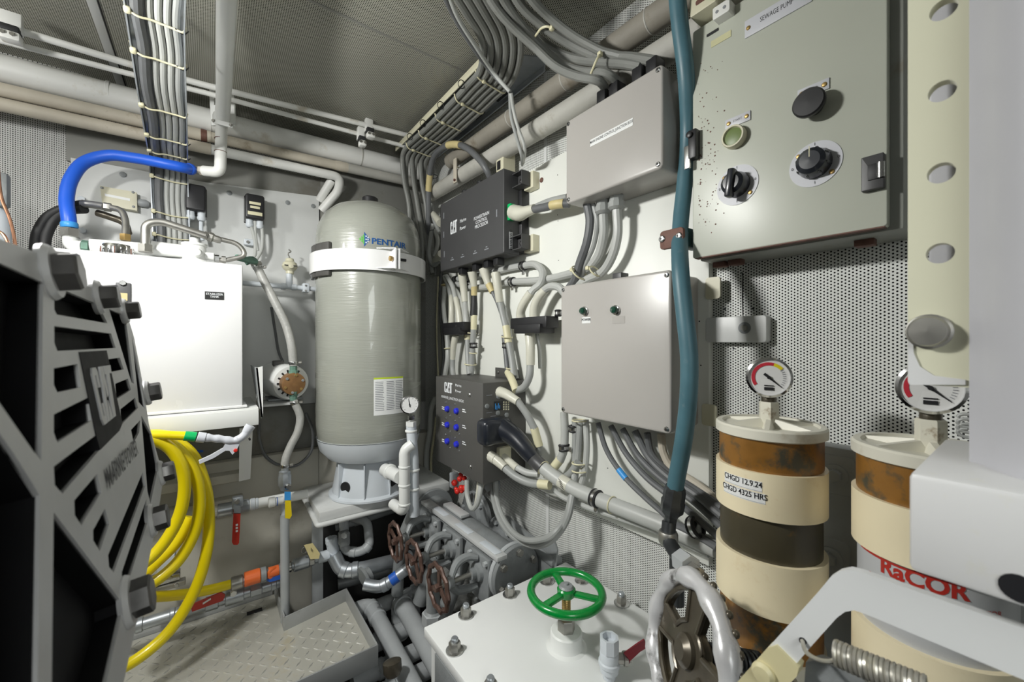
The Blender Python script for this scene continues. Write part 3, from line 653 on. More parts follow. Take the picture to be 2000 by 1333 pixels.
MB().tube(spline([wy(478, 512, 1.63), wy(492, 508, 1.63), wy(503, 524, 1.63)], 5), .0125, 14).build('elbow', 'verdigris', t)
m = MB(); m.lathe(wy(499, 513, 1.63), wy(506, 527, 1.63)-wy(499, 513, 1.63), [(.0155, 0), (.017, .002), (.017, .011), (.0155, .013)], 16); m.build('hose_clamp', 'steel_dull', t)
tag(MB().tube(spline([wy(530, 600, 1.80), wy(537, 645, 1.80), wy(545, 690, 1.76), wy(552, 706, 1.72)], 6), .0048, 8).build('cable', 'cable_dark'), 'thin dark cable dropping behind the upper braided hose to the motor', 'cable')
tag(MB().tube(spline([wy(505, 828, 1.70), wy(507, 862, 1.70), wy(520, 893, 1.70), wy(545, 909, 1.70), wy(580, 909, 1.70), wy(606, 885, 1.70), wy(611, 850, 1.70), wy(598, 808, 1.66)], 6), .0055, 8).build('cable', 'cable_dark'), 'dark cable hanging in a loop under the bronze pump', 'cable')
# blue-and-yellow handled valve stack below
t = thing('drain_valve', 'silver ball valve with blue and yellow handle under the lower braided hose', 'valve', wy(557, 985, 1.55))
a = wy(556, 912, 1.55)
MB().lathe(a, (0, 0, -1), [(.0105, 0), (.0115, .012), (.018, .016), (.018, .026), (.020, .03), (.020, .062), (.016, .066), (.013, .078)], 8).build('body', 'galv', t)
MB().lathe(wy(562, 951, 1.53), NY, [(.010, -.02), (.010, .004), (.006, .005), (.006, .009)], 14).build('stem_cap', 'steel', t)
h_ = MB().prism([wy(556, 962, 1.51), wy(568, 962, 1.51), wy(568, 978, 1.51), wy(556, 978, 1.51)], (0, .006, 0)).build('handle_hub', 'sky_blue', t)
MB().prism([wy(557, 978, 1.51), wy(568, 977, 1.51), wy(570, 1008, 1.51), wy(566, 1014, 1.51), wy(557, 1013, 1.51)], (0, .005, 0)).build('lever', 'yellow_handle', t)
MB().cyl(wy(556, 985, 1.55), wy(556, 1005, 1.55), .012, n=14).build('lower_pipe', 'tank_foot', t)
t = thing('outlet_cap', 'white ribbed pipe cap on the horizontal hose line', 'cap', wy(532, 985, 1.53))
MB().lathe(wy(524, 983, 1.53), BWU, [(.013, 0), (.016, .002), (.016, .018), (.0125, .020), (.0125, .042)], 12).build('cap', 'white_paint', t)
for k in (0, 1): MB().lathe(wy(541+k*17, 980-k*2, 1.53), BWU, [(.0138, -.001), (.0138, .001)], 14).build('blue_band', 'blue_mark', t)
# horizontal line with the red handled valve
t = thing('hose_line', 'horizontal silver pipe line with unions behind the yellow hose', 'pipe', wy(490, 985, 1.62))
p, q = wy(412, 1001, 1.62), wy(600, 965, 1.62)
MB().cyl(p, q, .0165, n=20).build('pipe_run', 'white_paint', t)
for k0, k1, r, m_, n in ((.02, .045, .0155, 'black_rubber', 16), (.06, .20, .0215, 'galv', 20), (.20, .27, .0205, 'steel', 20), (.27, .37, .020, 'galv', 8), (.38, .43, .0195, 'tank_foot', 16), (.435, .46, .018, 'tank_foot', 16)):
    MB().cyl(p.lerp(q, k0), p.lerp(q, k1), r, n=n, b=.0015).build('union', m_, t)
t = thing('ball_valve', 'red handled ball valve hanging down on the horizontal hose line', 'valve', wy(462, 1060, 1.59))
MB().box(wy(464, 980, 1.592), (.030, .022, .034), .004).build('bonnet', 'galv', t)
MB().hexa(wy(463, 980, 1.58), NY, .014, .007).build('nut', 'steel_dull', t)
hn = MB().prism([wy(456, 988, 1.575), wy(470, 988, 1.575), wy(470, 1004, 1.575), wy(457, 1004, 1.575)], (0, .004, 0)).build('handle_shank', 'galv', t)
MB().prism([wy(456, 1003, 1.575), wy(470, 1003, 1.575), wy(467, 1061, 1.575), wy(464, 1065, 1.575), wy(456, 1065, 1.575), wy(453, 1060, 1.575)], (0, .006, 0)).build('handle', 'red_paint', t)
for k in range(3): MB().box(wy(462.5, 1026+k*6, 1.5735), (.006, .001, .006)).build('print_mark', 'print_white', hn)
# ================================================================ grey pressure vessel
TC = V((.5075, 1.6045, 0)); TR = .195
tf = -V((TC.x, TC.y, 0)).normalized(); tr = V((-tf.y, tf.x, 0))
def cylpt(s, z, R): a = s/R; return TC+tf*(R*math.cos(a))+tr*(R*math.sin(a))+UP*z
def bend(mb, R):
    """flat (x,z) drawing wrapped on the vessel"""
    mb.v = [cylpt(p.x, p.z, R) for p in mb.v]; return mb
t = thing('pressure_vessel', 'tall grey fibreglass water treatment vessel with domed top and blue lettering', 'tank', (TC.x, TC.y, -.585))
vb = MB().lathe(TC, UP, [(.10, -.452), (.15, -.436), (.178, -.405), (.190, -.36), (.195, -.31), (.195, .33), (.1945, .38), (.188, .43), (.168, .475), (.132, .508), (.09, .526), (.05, .534), (0, .536)], 72).build('shell', 'fibre_tank', t)
MB().lathe(TC, UP, [(.088, -.455), (.152, -.440), (.181, -.407), (.1925, -.362), (.1945, -.362)], 72).build('lower_boot', 'tank_foot', t)
MB().lathe(TC, UP, [(.030, .53), (.030, .562), (.026, .566)], 24).build('top_cap', 'black_plastic', t)
ft = MB().lathe(TC, UP, [(.150, -.585), (.150, -.578), (.138, -.57), (.118, -.45), (.10, -.445)], 48).build('foot', 'tank_foot', t)
for a in (-8, 30, -50):
    d = tf*math.cos(math.radians(a))+tr*math.sin(math.radians(a)); e = UP.cross(d)
    MB().box(TC+d*.128+UP*(-.515), (.004, .030, .13), .001, e, d, UP).build('foot_rib', 'tank_foot', ft)
for a in (-40, 42):
    d = tf*math.cos(math.radians(a))+tr*math.sin(math.radians(a)); MB().lathe(TC+d*.125+UP*(-.535), d, [(.021, -.004), (.021, .0085)], 20).build('foot_opening', 'ink', ft)
# lettering and logo
m = MB().text('PENTAIR', (.004, 0, .335), (1, 0, 0), UP, .0285, 'LEFT', .022, 0, 1.17); bend(m, .1958).build('lettering', 'logo_blue', vb)
lg = MB(); lg.add([(-.020, 0, .328), (-.0195, 0, .380), (.0005, 0, .354)], [(0, 1, 2)])
bend(lg, .1958).build('logo_triangle', 'logo_blue', vb)
g = MB()
for i in range(3):
    for j in range(-2, 3):
        if abs(j) <= i: x = -.0335+i*.0062; z = .354+j*.0062; g.add([(x-.0033, 0, z), (x, 0, z-.0045), (x+.0033, 0, z), (x, 0, z+.0045)], [(0, 1, 2, 3)])
bend(g, .1960).build('logo_dots', 'logo_green', vb)
g = MB()
for i in range(2):
    for j in (-1, 0, 1): x = -.0130+i*.0062; z = .354+(j*(.011-i*.004)); g.add([(x-.0026, 0, z), (x, 0, z-.0036), (x+.0026, 0, z), (x, 0, z+.0036)], [(0, 1, 2, 3)])
bend(g, .1961).build('logo_gaps', 'label_white', vb)
# data sticker
lb = bend(MB().add([(.012+i*.011+.0, 0, z) for z in (-.262, -.130) for i in range(11)], [(i, i+1, i+12, i+11) for i in range(10)]), .1956).build('data_sticker', 'label_white', vb, 'white data sticker with a lime green top band')
bend(MB().add([(.012+i*.011, 0, z) for z in (-.135, -.129) for i in range(11)], [(i, i+1, i+12, i+11) for i in range(10)]), .1959).build('sticker_band', 'lime', lb)
g = MB()
for k in range(17):
    for c0 in (.017, .056, .090):
        w_ = .026+random.random()*.006; z = -.146-k*.0062
        g.add([(c0, 0, z), (c0+w_*.5, 0, z), (c0+w_, 0, z), (c0+w_, 0, z+.0022), (c0+w_*.5, 0, z+.0022), (c0, 0, z+.0022)], [(0, 1, 4, 5), (1, 2, 3, 4)])
o = bend(g, .1960).build('sticker_print', 'ink_grey', lb); o['kind'] = 'stuff'
# strap
t2 = thing('vessel_strap', 'white steel strap band with bolted lugs around the grey vessel', 'strap', (TC.x, TC.y, .247))
MB().lathe_closed(TC, UP, [(.209, .246), (.214, .246), (.214, .318), (.209, .318)], 72).build('band', 'tank_white', t2)
for s_ in (.040, .052):
    d = tf*math.cos(s_/.214+.16)+tr*math.sin(s_/.214+.16); e = UP.cross(d)
    MB().box(TC+d*.232+UP*.2875, (.006, .036, .072), .001, e, d, UP).build('lug', 'tank_white', t2)
for z in (.253, .322):
    a0 = .02; P = [TC+(tf*math.cos(a)+tr*math.sin(a))*R+UP*z for a, R in ((.10, .214), (.34, .250), (.34, .214))]
    MB().prism(P, UP*.002).build('gusset', 'tank_white', t2)
    P = [TC+(tf*math.cos(a)+tr*math.sin(a))*R+UP*z for a, R in ((.68, .214), (.42, .250), (.42, .214))]; MB().prism(P, UP*.002).build('gusset', 'tank_white', t2)
d = tf*math.cos(.34)+tr*math.sin(.34); e = tr*math.cos(.34)-tf*math.sin(.34); q = TC+d*.234+UP*.2875
MB().hexa(q-e*.006, -e, .016, .010).build('bolt', 'brass', t2); MB().cyl(q+e*.012, q+e*.045, .005, n=10).build('bolt_thread', 'ink', t2)
for k, a in enumerate((-1.45, -1.22, -.98, -.80)):
    d = tf*math.cos(a)+tr*math.sin(a); e = UP.cross(d)
    MB().box(TC+d*.2025+UP*.2875, (.040, .013, .118), .003, e, d, UP).build('rubber_pad', 'cast_grey' if k < 1 else 'junction_dark', t2)

# ---------------------------------------------------------------- platform under the vessel
PX0, PX1, PY0, PY1, PZ = .300, .80, 1.492, 1.79, -.587
t = thing('vessel_platform', 'thick white painted platform under the grey vessel', 'platform', (.55, 1.64, PZ-.04))
MB().bx(PX0, PX1, PY0, PY1, PZ-.036, PZ, .004).build('slab', 'pedestal', t)
MB().tube(fillet([V((PX0-.006, PY1-.04, PZ-.022)), V((PX0-.006, PY0-.008, PZ-.040)), V((PX1-.02, PY0-.008, PZ-.040))], .012), .0085, 12).build('edge_pipe', 'pedestal', t)
for x in (.322,):
    MB().bx(x-.018, x+.020, 1.632, 1.642, -1.35, PZ-.036, .001).build('post', 'pipe_grey', t); MB().bx(x+.014, x+.020, 1.642, 1.675, -1.35, PZ-.036, .001).build('post', 'pipe_grey', t)
MB().bx(.74, .78, PY1-.05, PY1-.04, -1.35, PZ-.036, .001).build('post', 'pipe_grey', t)
# risers with pressure gauge
def gauge(t, c, n, r, face_parts):
    n = V(n).normalized(); u, v, _ = frame(n); u = UP.cross(n).normalized()
    bz = MB().lathe(c-n*.02, n, [(r*.75, 0), (r*.98, .004), (r*1.0, .016), (r*1.04, .018), (r*1.04, .022), (r*.93, .0235), (r*.90, .020)], 32).build('gauge_case', 'chrome', t)
    MB().lathe(c-n*.0005, n, [(r*.92, 0), (r*.92, .001)], 32).build('dial', 'dial', bz)
    face_parts(bz, c+n*.0012, u, UP-n*UP.dot(n), n, r)
    return bz
def ticks(p, c, u, v, n, r, a0, a1, k, mat_='ink', r0=.70, r1=.82, w=.03):
    m = MB()
    for i in range(k+1):
        a = math.radians(a0+(a1-a0)*i/k); d = u*math.cos(a)+v*math.sin(a); e = v*math.cos(a)-u*math.sin(a)
        m.add([c+d*r*r0-e*r*w/2, c+d*r*r1-e*r*w/2, c+d*r*r1+e*r*w/2, c+d*r*r0+e*r*w/2], [(0, 1, 2, 3)])
    m.build('dial_marks', mat_, p)
def arc(p, c, u, v, n, r, a0, a1, r0, r1, mat_, name='dial_band'):
    m = MB(); N = 14; vs = []
    for i in range(N+1):
        a = math.radians(a0+(a1-a0)*i/N); d = u*math.cos(a)+v*math.sin(a); vs += [c+d*r*r0, c+d*r*r1]
    m.add(vs, [(2*i, 2*i+1, 2*i+3, 2*i+2) for i in range(N)]); m.build(name, mat_, p)
def needle(p, c, u, v, n, r, ang, L=.75):
    a = math.radians(ang); d = u*math.cos(a)+v*math.sin(a); e = v*math.cos(a)-u*math.sin(a); c = c+n*.0006
    m = MB(); m.add([c-d*r*.28-e*r*.07, c+d*r*L-e*r*.012, c+d*r*L+e*r*.012, c-d*r*.28+e*r*.07], [(0, 1, 2, 3)]); m.lathe(c, n, [(r*.09, 0), (r*.09, .001)], 14); m.build('needle', 'ink', p)
t = thing('gauge_riser', 'white pipe riser topped with a small chrome pressure gauge in front of the vessel', 'gauge', wd(800, 1000, 1.36))
g1 = wd(800, 791, 1.36)
def small_face(p, c, u, v, n, r):
    ticks(p, c, u, v, n, r, -45, 225, 10); needle(p, c, u, v, n, r, 100)
gauge(t, g1, V((-.33, -.94, .05)), .0300, small_face)
MB().hexa(wd(803, 812, 1.372), (0, 0, -1), .020, .016).build('gauge_nut', 'steel', t); MB().hexa(wd(803, 824, 1.372), (0, 0, -1), .030, .016, b=.05).build('bushing', 'white_paint', t)
MB().tube(fillet([wd(803, 830, 1.375), wd(806, 880, 1.375), wd(808, 900, 1.375), wd(808, 1008, 1.375)], .02), .0172, 16).build('right_leg', 'tank_foot', t)
MB().tube(fillet([wd(806, 868, 1.36), wd(790, 880, 1.35), wd(790, 1000, 1.35), wd(768, 985, 1.42)], .03), .0182, 16).build('left_leg', 'white_paint', t)
for px, py, D_ in ((803, 842, 1.375), (808, 918, 1.375), (808, 955, 1.375), (790, 912, 1.35), (790, 948, 1.35), (790, 985, 1.35)):
    MB().lathe(wd(px, py, D_), UP, [(.0185, -.004), (.0205, -.002), (.0205, .002), (.0185, .004)], 18).build('joint', 'white_paint', t)
t = thing('foot_pipe', 'white elbow pipe entering the opening of the vessel foot', 'pipe', wd(765, 930, 1.42))
MB().tube(spline([wd(752, 918, 1.46), wd(765, 924, 1.42), wd(782, 933, 1.37)], 5), .0225, 16).build('pipe_run', 'white_paint', t)
q = wd(762, 922, 1.43); MB().lathe(q, wd(782, 933, 1.37)-wd(752, 918, 1.46), [(.024, -.008), (.027, -.005), (.027, .005), (.024, .008)], 18).build('socket', 'white_paint', t)
# ================================================================ control boxes on the right wall
CATG = [[(0, .1), (.06, 0), (.30, 0), (.30, .36), (.19, .36), (.19, .14), (.12, .14), (.12, .86), (.19, .86), (.19, .64), (.30, .64), (.30, .92), (.24, 1), (.06, 1), (0, .9)],
        [(.33, 0), (.44, 1), (.60, 1), (.67, .46), (.575, .42), (.53, .70), (.50, .42), (.45, 0)], [(.48, 0), (.575, .36), (.69, 0)],
        [(.64, 1), (1, 1), (1, .84), (.89, .84), (.89, 0), (.73, 0), (.73, .84), (.64, .84)]]
def cat_logo(mb, o, u, v, w_, h_, n=None, d=0):
    for L in CATG:
        P = [V(o)+V(u)*(x*w_)+V(v)*(y*h_) for x, y in L]
        if d: mb.prism(P, V(n)*d)
        else: mb.add(P, [tuple(range(len(P)))])
    return mb
def dashes(mb, o, u, v, rows, size):
    """tiny illegible print: rows of (width, offset)"""
    for i, (w_, x) in enumerate(rows):
        q = V(o)+V(u)*x-V(v)*(i*size*1.9); mb.add([q, q+V(u)*w_, q+V(u)*w_+V(v)*size, q+V(v)*size], [(0, 1, 2, 3)])
    return mb
# ---- powertrain control processor
XF = .745
yl = wx(860, 460, XF).y; yr = wx(984, 415, XF).y; zt, zb = .549, .279; yc = (yl+yr)/2
t = thing('control_processor', 'black control processor box with white lettering high on the white board', 'control box', (.79, yc, zb))
bd = MB().rbox((XF, yc, (zt+zb)/2), yl-yr, zt-zb, .062, .006, RWU, UP, NX, .003).build('housing', 'box_dark', t)
MB().bx(XF+.062, .838, yr-.012, yl+.01, zb+.012, zt-.012, .003).build('base_plate', 'black_plastic', t)
m = cat_logo(MB(), V((XF-.0006, wx(880, 455, XF).y, wx(880, 459, XF).z)), RWU, UP, .052, .048); m.build('brand_lettering', 'print_white', bd)
p = wx(898, 435, XF-.0006); MB().text('Marine\n\nPower', p+UP*.012, RWU, UP, .0175, 'LEFT', .008, 0, .95, valign='TOP', lines=.78).build('lettering', 'print_white', bd)
p = wx(940, 433, XF-.0006); MB().text('POWERTRAIN\nCONTROL\nPROCESSOR', p+UP*.027, RWU, UP, .0165, 'CENTER', .008, 0, .92, valign='TOP', lines=.92).build('lettering', 'print_white', bd)
m = MB()
for px, py in ((880, 506), (900, 500), (924, 493), (946, 485)): dashes(m, wx(px, py, XF-.0006), RWU, UP, ((.010, .008), (.026, 0)), .004)
for px, py in ((866, 422), (866, 459), (867, 497), (969, 417)): q = wx(px, py, XF-.0006); m.add([q+UP*.012, q+UP*-.012, q+UP*-.012+RWU*.006, q+UP*.012+RWU*.006], [(0, 1, 2, 3)])
m.build('small_print', 'ink_grey', bd)['kind'] = 'stuff'
for zc in (zt-.036, zb+.034):
    q = V((.80, yr-.022, zc)); lu = MB(); lu.box(q+V((.006, -.004, 0)), (.012, .048, .044), .001)
    lu.box(q+V((-.008, -.004, .021)), (.03, .048, .003)); lu.box(q+V((-.008, -.004, -.021)), (.03, .048, .003)); lu.box(q+V((-.008, -.0275, 0)), (.03, .003, .045))
    lo = lu.build('mounting_lug', 'box_dark', t); MB().lathe(q, NX, [(.008, -.003), (.008, .003), (.005, .005)], 14).build('lug_bolt', 'steel', lo)
    MB().box(q+V((.026, -.018, -.002)), (.026, .045, .052), .001).build('spacer', 'ivory', t)
MB().box(wy(998, 470, yr-.0005), (.014, .001, .055), .0003).build('barcode_label', 'label_grey', t)
m = MB()
for k in range(12): q = wy(998, 450+k*3.4, yr-.0012); m.add([q+V((-.005, 0, 0)), q+V((.005, 0, 0)), q+V((.005, 0, .0016+.001*(k % 2))), q+V((-.005, 0, .0016+.001*(k % 2)))], [(0, 1, 2, 3)])
m.build('barcode_print', 'ink', t)
MB().box(wy(999, 415, yr-.008), (.022, .018, .052), .003).build('green_socket', 'green_plastic', t)
for px in (905, 932, 955, 974): MB().box(V((XF+.034, wx(px, 520, XF+.034).y, zb-.010)), (.030, .026, .030), .003).build('plug', 'black_plastic', t)
for px in (935, 905): q = wx(px, 360, .78); MB().lathe(V((.79, q.y, zt-.002)), UP, [(.016, 0), (.016, .03), (.012, .034)], 16).build('gland', 'black_plastic', t)
# ---- small relay box above
t = thing('relay_box', 'small grey labelled box above the black control processor', 'box', wx(985, 335, .80))
q = wx(976, 312, .79); MB().rbox(q, .042, .075, .05, .003, RWU, UP, NX, .001).build('body', 'ivory', t)
m = MB(); dashes(m, wx(970, 301, .7894), RWU, UP, ((.022, 0),), .004); m.build('small_print', 'ink_grey', t)
MB().rbox(wx(974, 323, .7893), .020, .030, .01, .002, RWU, UP, NX).build('socket', 'black_plastic', t)
for px, py in ((971, 299), (988, 290)): MB().lathe(wx(px, py, .7895), NX, [(.0025, -.001), (.0025, .0008)], 8).build('screw', 'cast_grey', t)
# ---- marine junction box
XJ = .67
yl = wx(851, 800, XJ).y; yr = wx(943, 840, XJ).y; zt, zb = -.129, -.442; yc = (yl+yr)/2
t = thing('marine_junction_box', 'dark junction box with six blue buttons below the control processor', 'junction box', (.75, yc, zb))
bd = MB().bx(XJ, .838, yr, yl, zb, zt, .003).build('housing', 'junction_dark', t)
MB().box((.832, yc-.06, zt+.016), (.004, .13, .034), .001).build('top_flange', 'junction_dark', t)
for k in range(3): m = MB(); screw(m, V((.829, yc-.015-k*.045, zt+.017)), NX, .006, .004); m.build('flange_screw', 'steel', t)
q = wx(868, 766, XJ-.0006); cat_logo(MB(), q, RWU, UP, .058, .036).build('brand_lettering', 'print_white', bd)
MB().text('Marine\n\nPower', wx(889, 749, XJ-.0006), RWU, UP, .0125, 'LEFT', .006, 0, 1.2, valign='TOP', lines=.78).build('lettering', 'print_white', bd)
MB().text('MARINE JUNCTION BOX', wx(862, 778, XJ-.0006), RWU, UP, .0128, 'LEFT', .006, 0, 1.12).build('lettering', 'print_white', bd)
m = MB()
for j, zz in enumerate((799, 830, 862)):
    for i, px in enumerate((875, 893)):
        q = wx(px, zz+i*(4+j), XJ); MB().lathe(q, NX, [(.0105, 0), (.0105, .006), (.0085, .010), (.004, .012), (0, .0125)], 18).build('button', 'blue_button', t)
        dashes(m, wx(863 if i == 0 else 903, zz-3+i*5, XJ-.0006), RWU, UP, ((.018, 0), (.024, 0)), .0035)
        for dx, dz in ((-4, -13), (4, 13)): s_ = MB(); screw(s_, wx(px+dx, zz+i*(4+j)+dz, XJ), NX, .0038, .003); s_.build('screw', 'steel', t)
m.build('small_print', 'print_white', bd)['kind'] = 'stuff'
for px, py in ((917, 772), (919, 913)): s_ = MB(); screw(s_, wx(px, py, XJ), NX, .0075, .004); s_.build('cover_screw', 'steel', t)
for px, py in ((951, 794), (973, 775), (989, 811), (972, 807), (941, 822), (941, 862), (1000, 870)):
    s_ = MB(); s_.lathe(wy(px, py, yr), NY, [(.0075, 0), (.0075, .003), (.005, .004)], 12); s_.build('side_screw', 'cast_grey', t)
MB().rbox(wy(974, 793, yr-.001), .036, .030, .008, .002, BWU, UP, NY).build('connector', 'black_plastic', t)
m = MB()
for i in range(3):
    for j in range(4): q = wy(984+i*4.6, 786+j*4.6, yr-.0016); m.box(q, (.005, .001, .005), .0003)
m.build('contact_block', 'ivory', t)
m = MB()
for dx, dz, h_ in ((-.008, 0, .018), (-.003, -.004, .013), (.003, .001, .016), (.008, -.003, .010)): m.box(wy(972, 794, yr-.0016)+V((dx, 0, dz)), (.0026, .001, h_))
m.build('socket_print', 'sky_blue', t)
m = MB()
for px, py in ((950, 774), (950, 808), (958, 815), (956, 870)): dashes(m, wy(px, py, yr-.0006), BWU, UP, ((.022, 0),), .003)
m.build('side_print', 'ink_grey', t)
MB().box(wy(984, 890, yr-.012), (.045, .02, .055), .003).build('side_plate', 'ivory', t)
# ---- main engine control junction box
def taupe(name, label, XB, pl, pr, zt, zb, r=.010):
    yl = wx(pl, 400, XB).y; yr = wx(pr, 400, XB).y; yc = (yl+yr)/2; zc = (zt+zb)/2
    t = thing(name, label, 'junction box', (.79, yc, zb))
    lid = MB().rbox((XB, yc, zc), yl-yr, zt-zb, .050, r, RWU, UP, NX, .005).build('lid', 'box_taupe', t)
    MB().rbox((XB+.0505, yc, zc), yl-yr-.008, zt-zb-.008, .839-XB-.0505, r*.8, RWU, UP, NX).build('body', 'box_taupe', t)
    for sy, sz in ((1, 1), (1, -1), (-1, 1), (-1, -1)):
        q = V((XB-.0003, yc+sy*(yl-yr-.020)/2, zc+sz*(zt-zb-.020)/2)); m = MB(); m.lathe(q, NX, [(.0052, 0), (.0052, .001), (.0038, .0026), (.001, .003)], 14); s_ = m.build('lid_screw', 'steel', t)
        MB().box(q+V((-.003, 0, 0)), (.0008, .0056, .0014)).build('screw_slot', 'ink', s_); MB().box(q+V((-.003, 0, 0)), (.0008, .0014, .0056)).build('screw_slot', 'ink', s_)
    return t, lid, yl, yr
t, lid, yl, yr = taupe('engine_junction_box', 'taupe junction box labelled MAIN ENGINE CONTROL JUNCTION BOX at the upper board', .73, 1105, 1294, .562, .350)
a = wx(1153, 280, .7297); b_ = wx(1236, 238, .7297); c = (a+b_)/2; L_ = (a-b_).length
lb = MB().box(V((.7297, c.y, c.z)), (.0008, L_, .0165)).build('label_strip', 'label_white', lid, 'white strip reading MAIN ENGINE CONTROL JUNCTION BOX')
MB().text('MAIN ENGINE CONTROL JUNCTION BOX', V((.7291, c.y, c.z-.0034)), RWU, UP, .0092, 'CENTER', .008, 0, .70).build('lettering', 'ink', lb)
for px, py in ((1182, 172), (1206, 162), (1252, 132), (1280, 122)):
    q = wx(px, py, .758); q.z = .560; MB().box(q+V((0, 0, .016)), (.034, .026, .042), .003).build('gland', 'black_plastic', t)
for px, py in ((1178, 400), (1204, 400)): q = wx(px, py, .79); q.z = .352; MB().lathe(q, (0, 0, -1), [(.0175, 0), (.0175, .014), (.0205, .015), (.0205, .028), (.014, .034)], 10).build('gland', 'cable_grey', t)
# ---- lower taupe box with lamps
t, lid, yl, yr = taupe('lamp_junction_box', 'taupe junction box with two green lamps low on the board', .73, 1095, 1311, .142, -.186)
for px, py in ((1143, 608), (1204, 606)):
    q = wx(px, py, .73); o = MB().lathe(q, NX, [(.0108, 0), (.0108, .004), (.009, .005)], 22).build('lamp_bezel', 'chrome', t); MB().lathe(q+NX*.004, NX, [(.0088, 0), (.0088, .007), (.007, .010), (0, .0108)], 20).build('lamp_lens', 'lamp_green', o)
q = wx(1145, 626, .7297); lb = MB().box(q, (.0006, .0275, .0145)).build('label_strip', 'label_white', lid, 'small white strip reading POWER')
MB().text('POWER', q+V((-.0005, 0, -.003)), RWU, UP, .0085, 'CENTER', .012).build('lettering', 'ink', lb)
q = wx(1208, 625, .7297); MB().box(q, (.0004, .034, .017)).build('blank_label', 'box_taupe', lid)
q = wx(1212, 540, .80); q.z = .144; MB().box(q+V((0, 0, .010)), (.03, .026, .022), .002).build('top_gland', 'box_dark', t)
MB().rbox(V((.834, yr-.030, .11)), .03, .045, .005, .006, RWU, UP, NX).build('mounting_ear', 'ivory', t)
MB().rbox(V((.834, yr-.022, -.155)), .03, .045, .005, .006, RWU, UP, NX).build('mounting_ear', 'ivory', t)
# ---- sewage pump cabinet
XS = .75
yl = wx(1353, 400, XS).y; yr = wx(1733, 400, XS).y; zb, zt = .160, .600; yc = (yl+yr)/2
t = thing('pump_cabinet', 'large pale green steel cabinet marked SEWAGE PUMP with switches', 'cabinet', (.80, yc, zb))
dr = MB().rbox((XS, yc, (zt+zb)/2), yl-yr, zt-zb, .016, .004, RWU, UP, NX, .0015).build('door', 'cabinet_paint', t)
MB().bx(XS+.017, .858, yr-.014, yl-.006, zb-.004, zt, .002).build('body', 'cabinet_side_shaded', t)
MB().bx(XS+.0005, XS+.014, yr+.003, yl-.004, zb-.0012, zb+.0006).build('rust_edge', 'rust', dr)
MB().bx(XS+.0155, XS+.0175, yr+.004, yl-.012, zb+.003, zt-.004).build('gasket', 'ink', t)
for k, px in enumerate((1408, 1438, 1690)): q = wx(px, 506, .81); q.z = zb-.008; MB().box(q, (.02, .024, .012), .002).build('foot_pad', 'rust', t)
def nameplate(a, b_, h, txt, size, sxx=1.0):
    p0 = wx(*a, XS-.001); p1 = wx(*b_, XS-.001); c = (p0+p1)/2; c = V((XS-.0012, c.y, c.z))
    pl = MB().box(c, (.002, abs(p0.y-p1.y), h), .0003).build('name_plate', 'dial_grey', dr)
    if txt: MB().text(txt, c+V((-.0012, 0, -size*.33)), RWU, UP, size, 'CENTER', .0, 0, sxx).build('lettering', 'ink', pl)
    for s_ in (-1, 1): m = MB(); screw(m, c+V((-.001, s_*(abs(p0.y-p1.y)/2-.006), 0)), NX, .0036, .002); m.build('plate_screw', 'brass', pl)
nameplate((1455, 52), (1586, -8), .030, 'SEWAGE PUMP', .0118, .62)
nameplate((1417, 242), (1466, 228), .0165, 'START', .0052); nameplate((1558, 186), (1620, 164), .0165, 'STOP', .0052)
q = wx(1408, 72, XS-.0006); MB().box(q+V((0, 0, -.004)), (.0008, .036, .012)).build('glue_patch', 'sticky', dr)
m = MB(); dashes(m, wx(1380, 73, XS-.0012), RWU, UP, ((.022, 0),), .005); m.build('sticker_print', 'ink', dr)
q = wx(1505, 42, XS-.0006); MB().box(q+V((0, 0, .010)), (.0006, .060, .018)).build('glue_patch', 'sticky', dr)
# start button
q = wx(1437, 270, XS); o = MB().lathe(q, NX, [(.0195, 0), (.0195, .012), (.0185, .014), (.0160, .014), (.0150, .010)], 28).build('button_ring', 'ivory', t); MB().lathe(q+NX*.002, NX, [(.0150, 0), (.0150, .008), (.0135, .0085)], 24).build('start_button', 'button_olive', o)
# stop mushroom
q = wx(1590, 211, XS); MB().lathe(q, NX, [(.012, 0), (.012, .016), (.0205, .018), (.0215, .020), (.0215, .025), (.0195, .0275), (0, .028)], 36).build('stop_button', 'black_plastic', t)
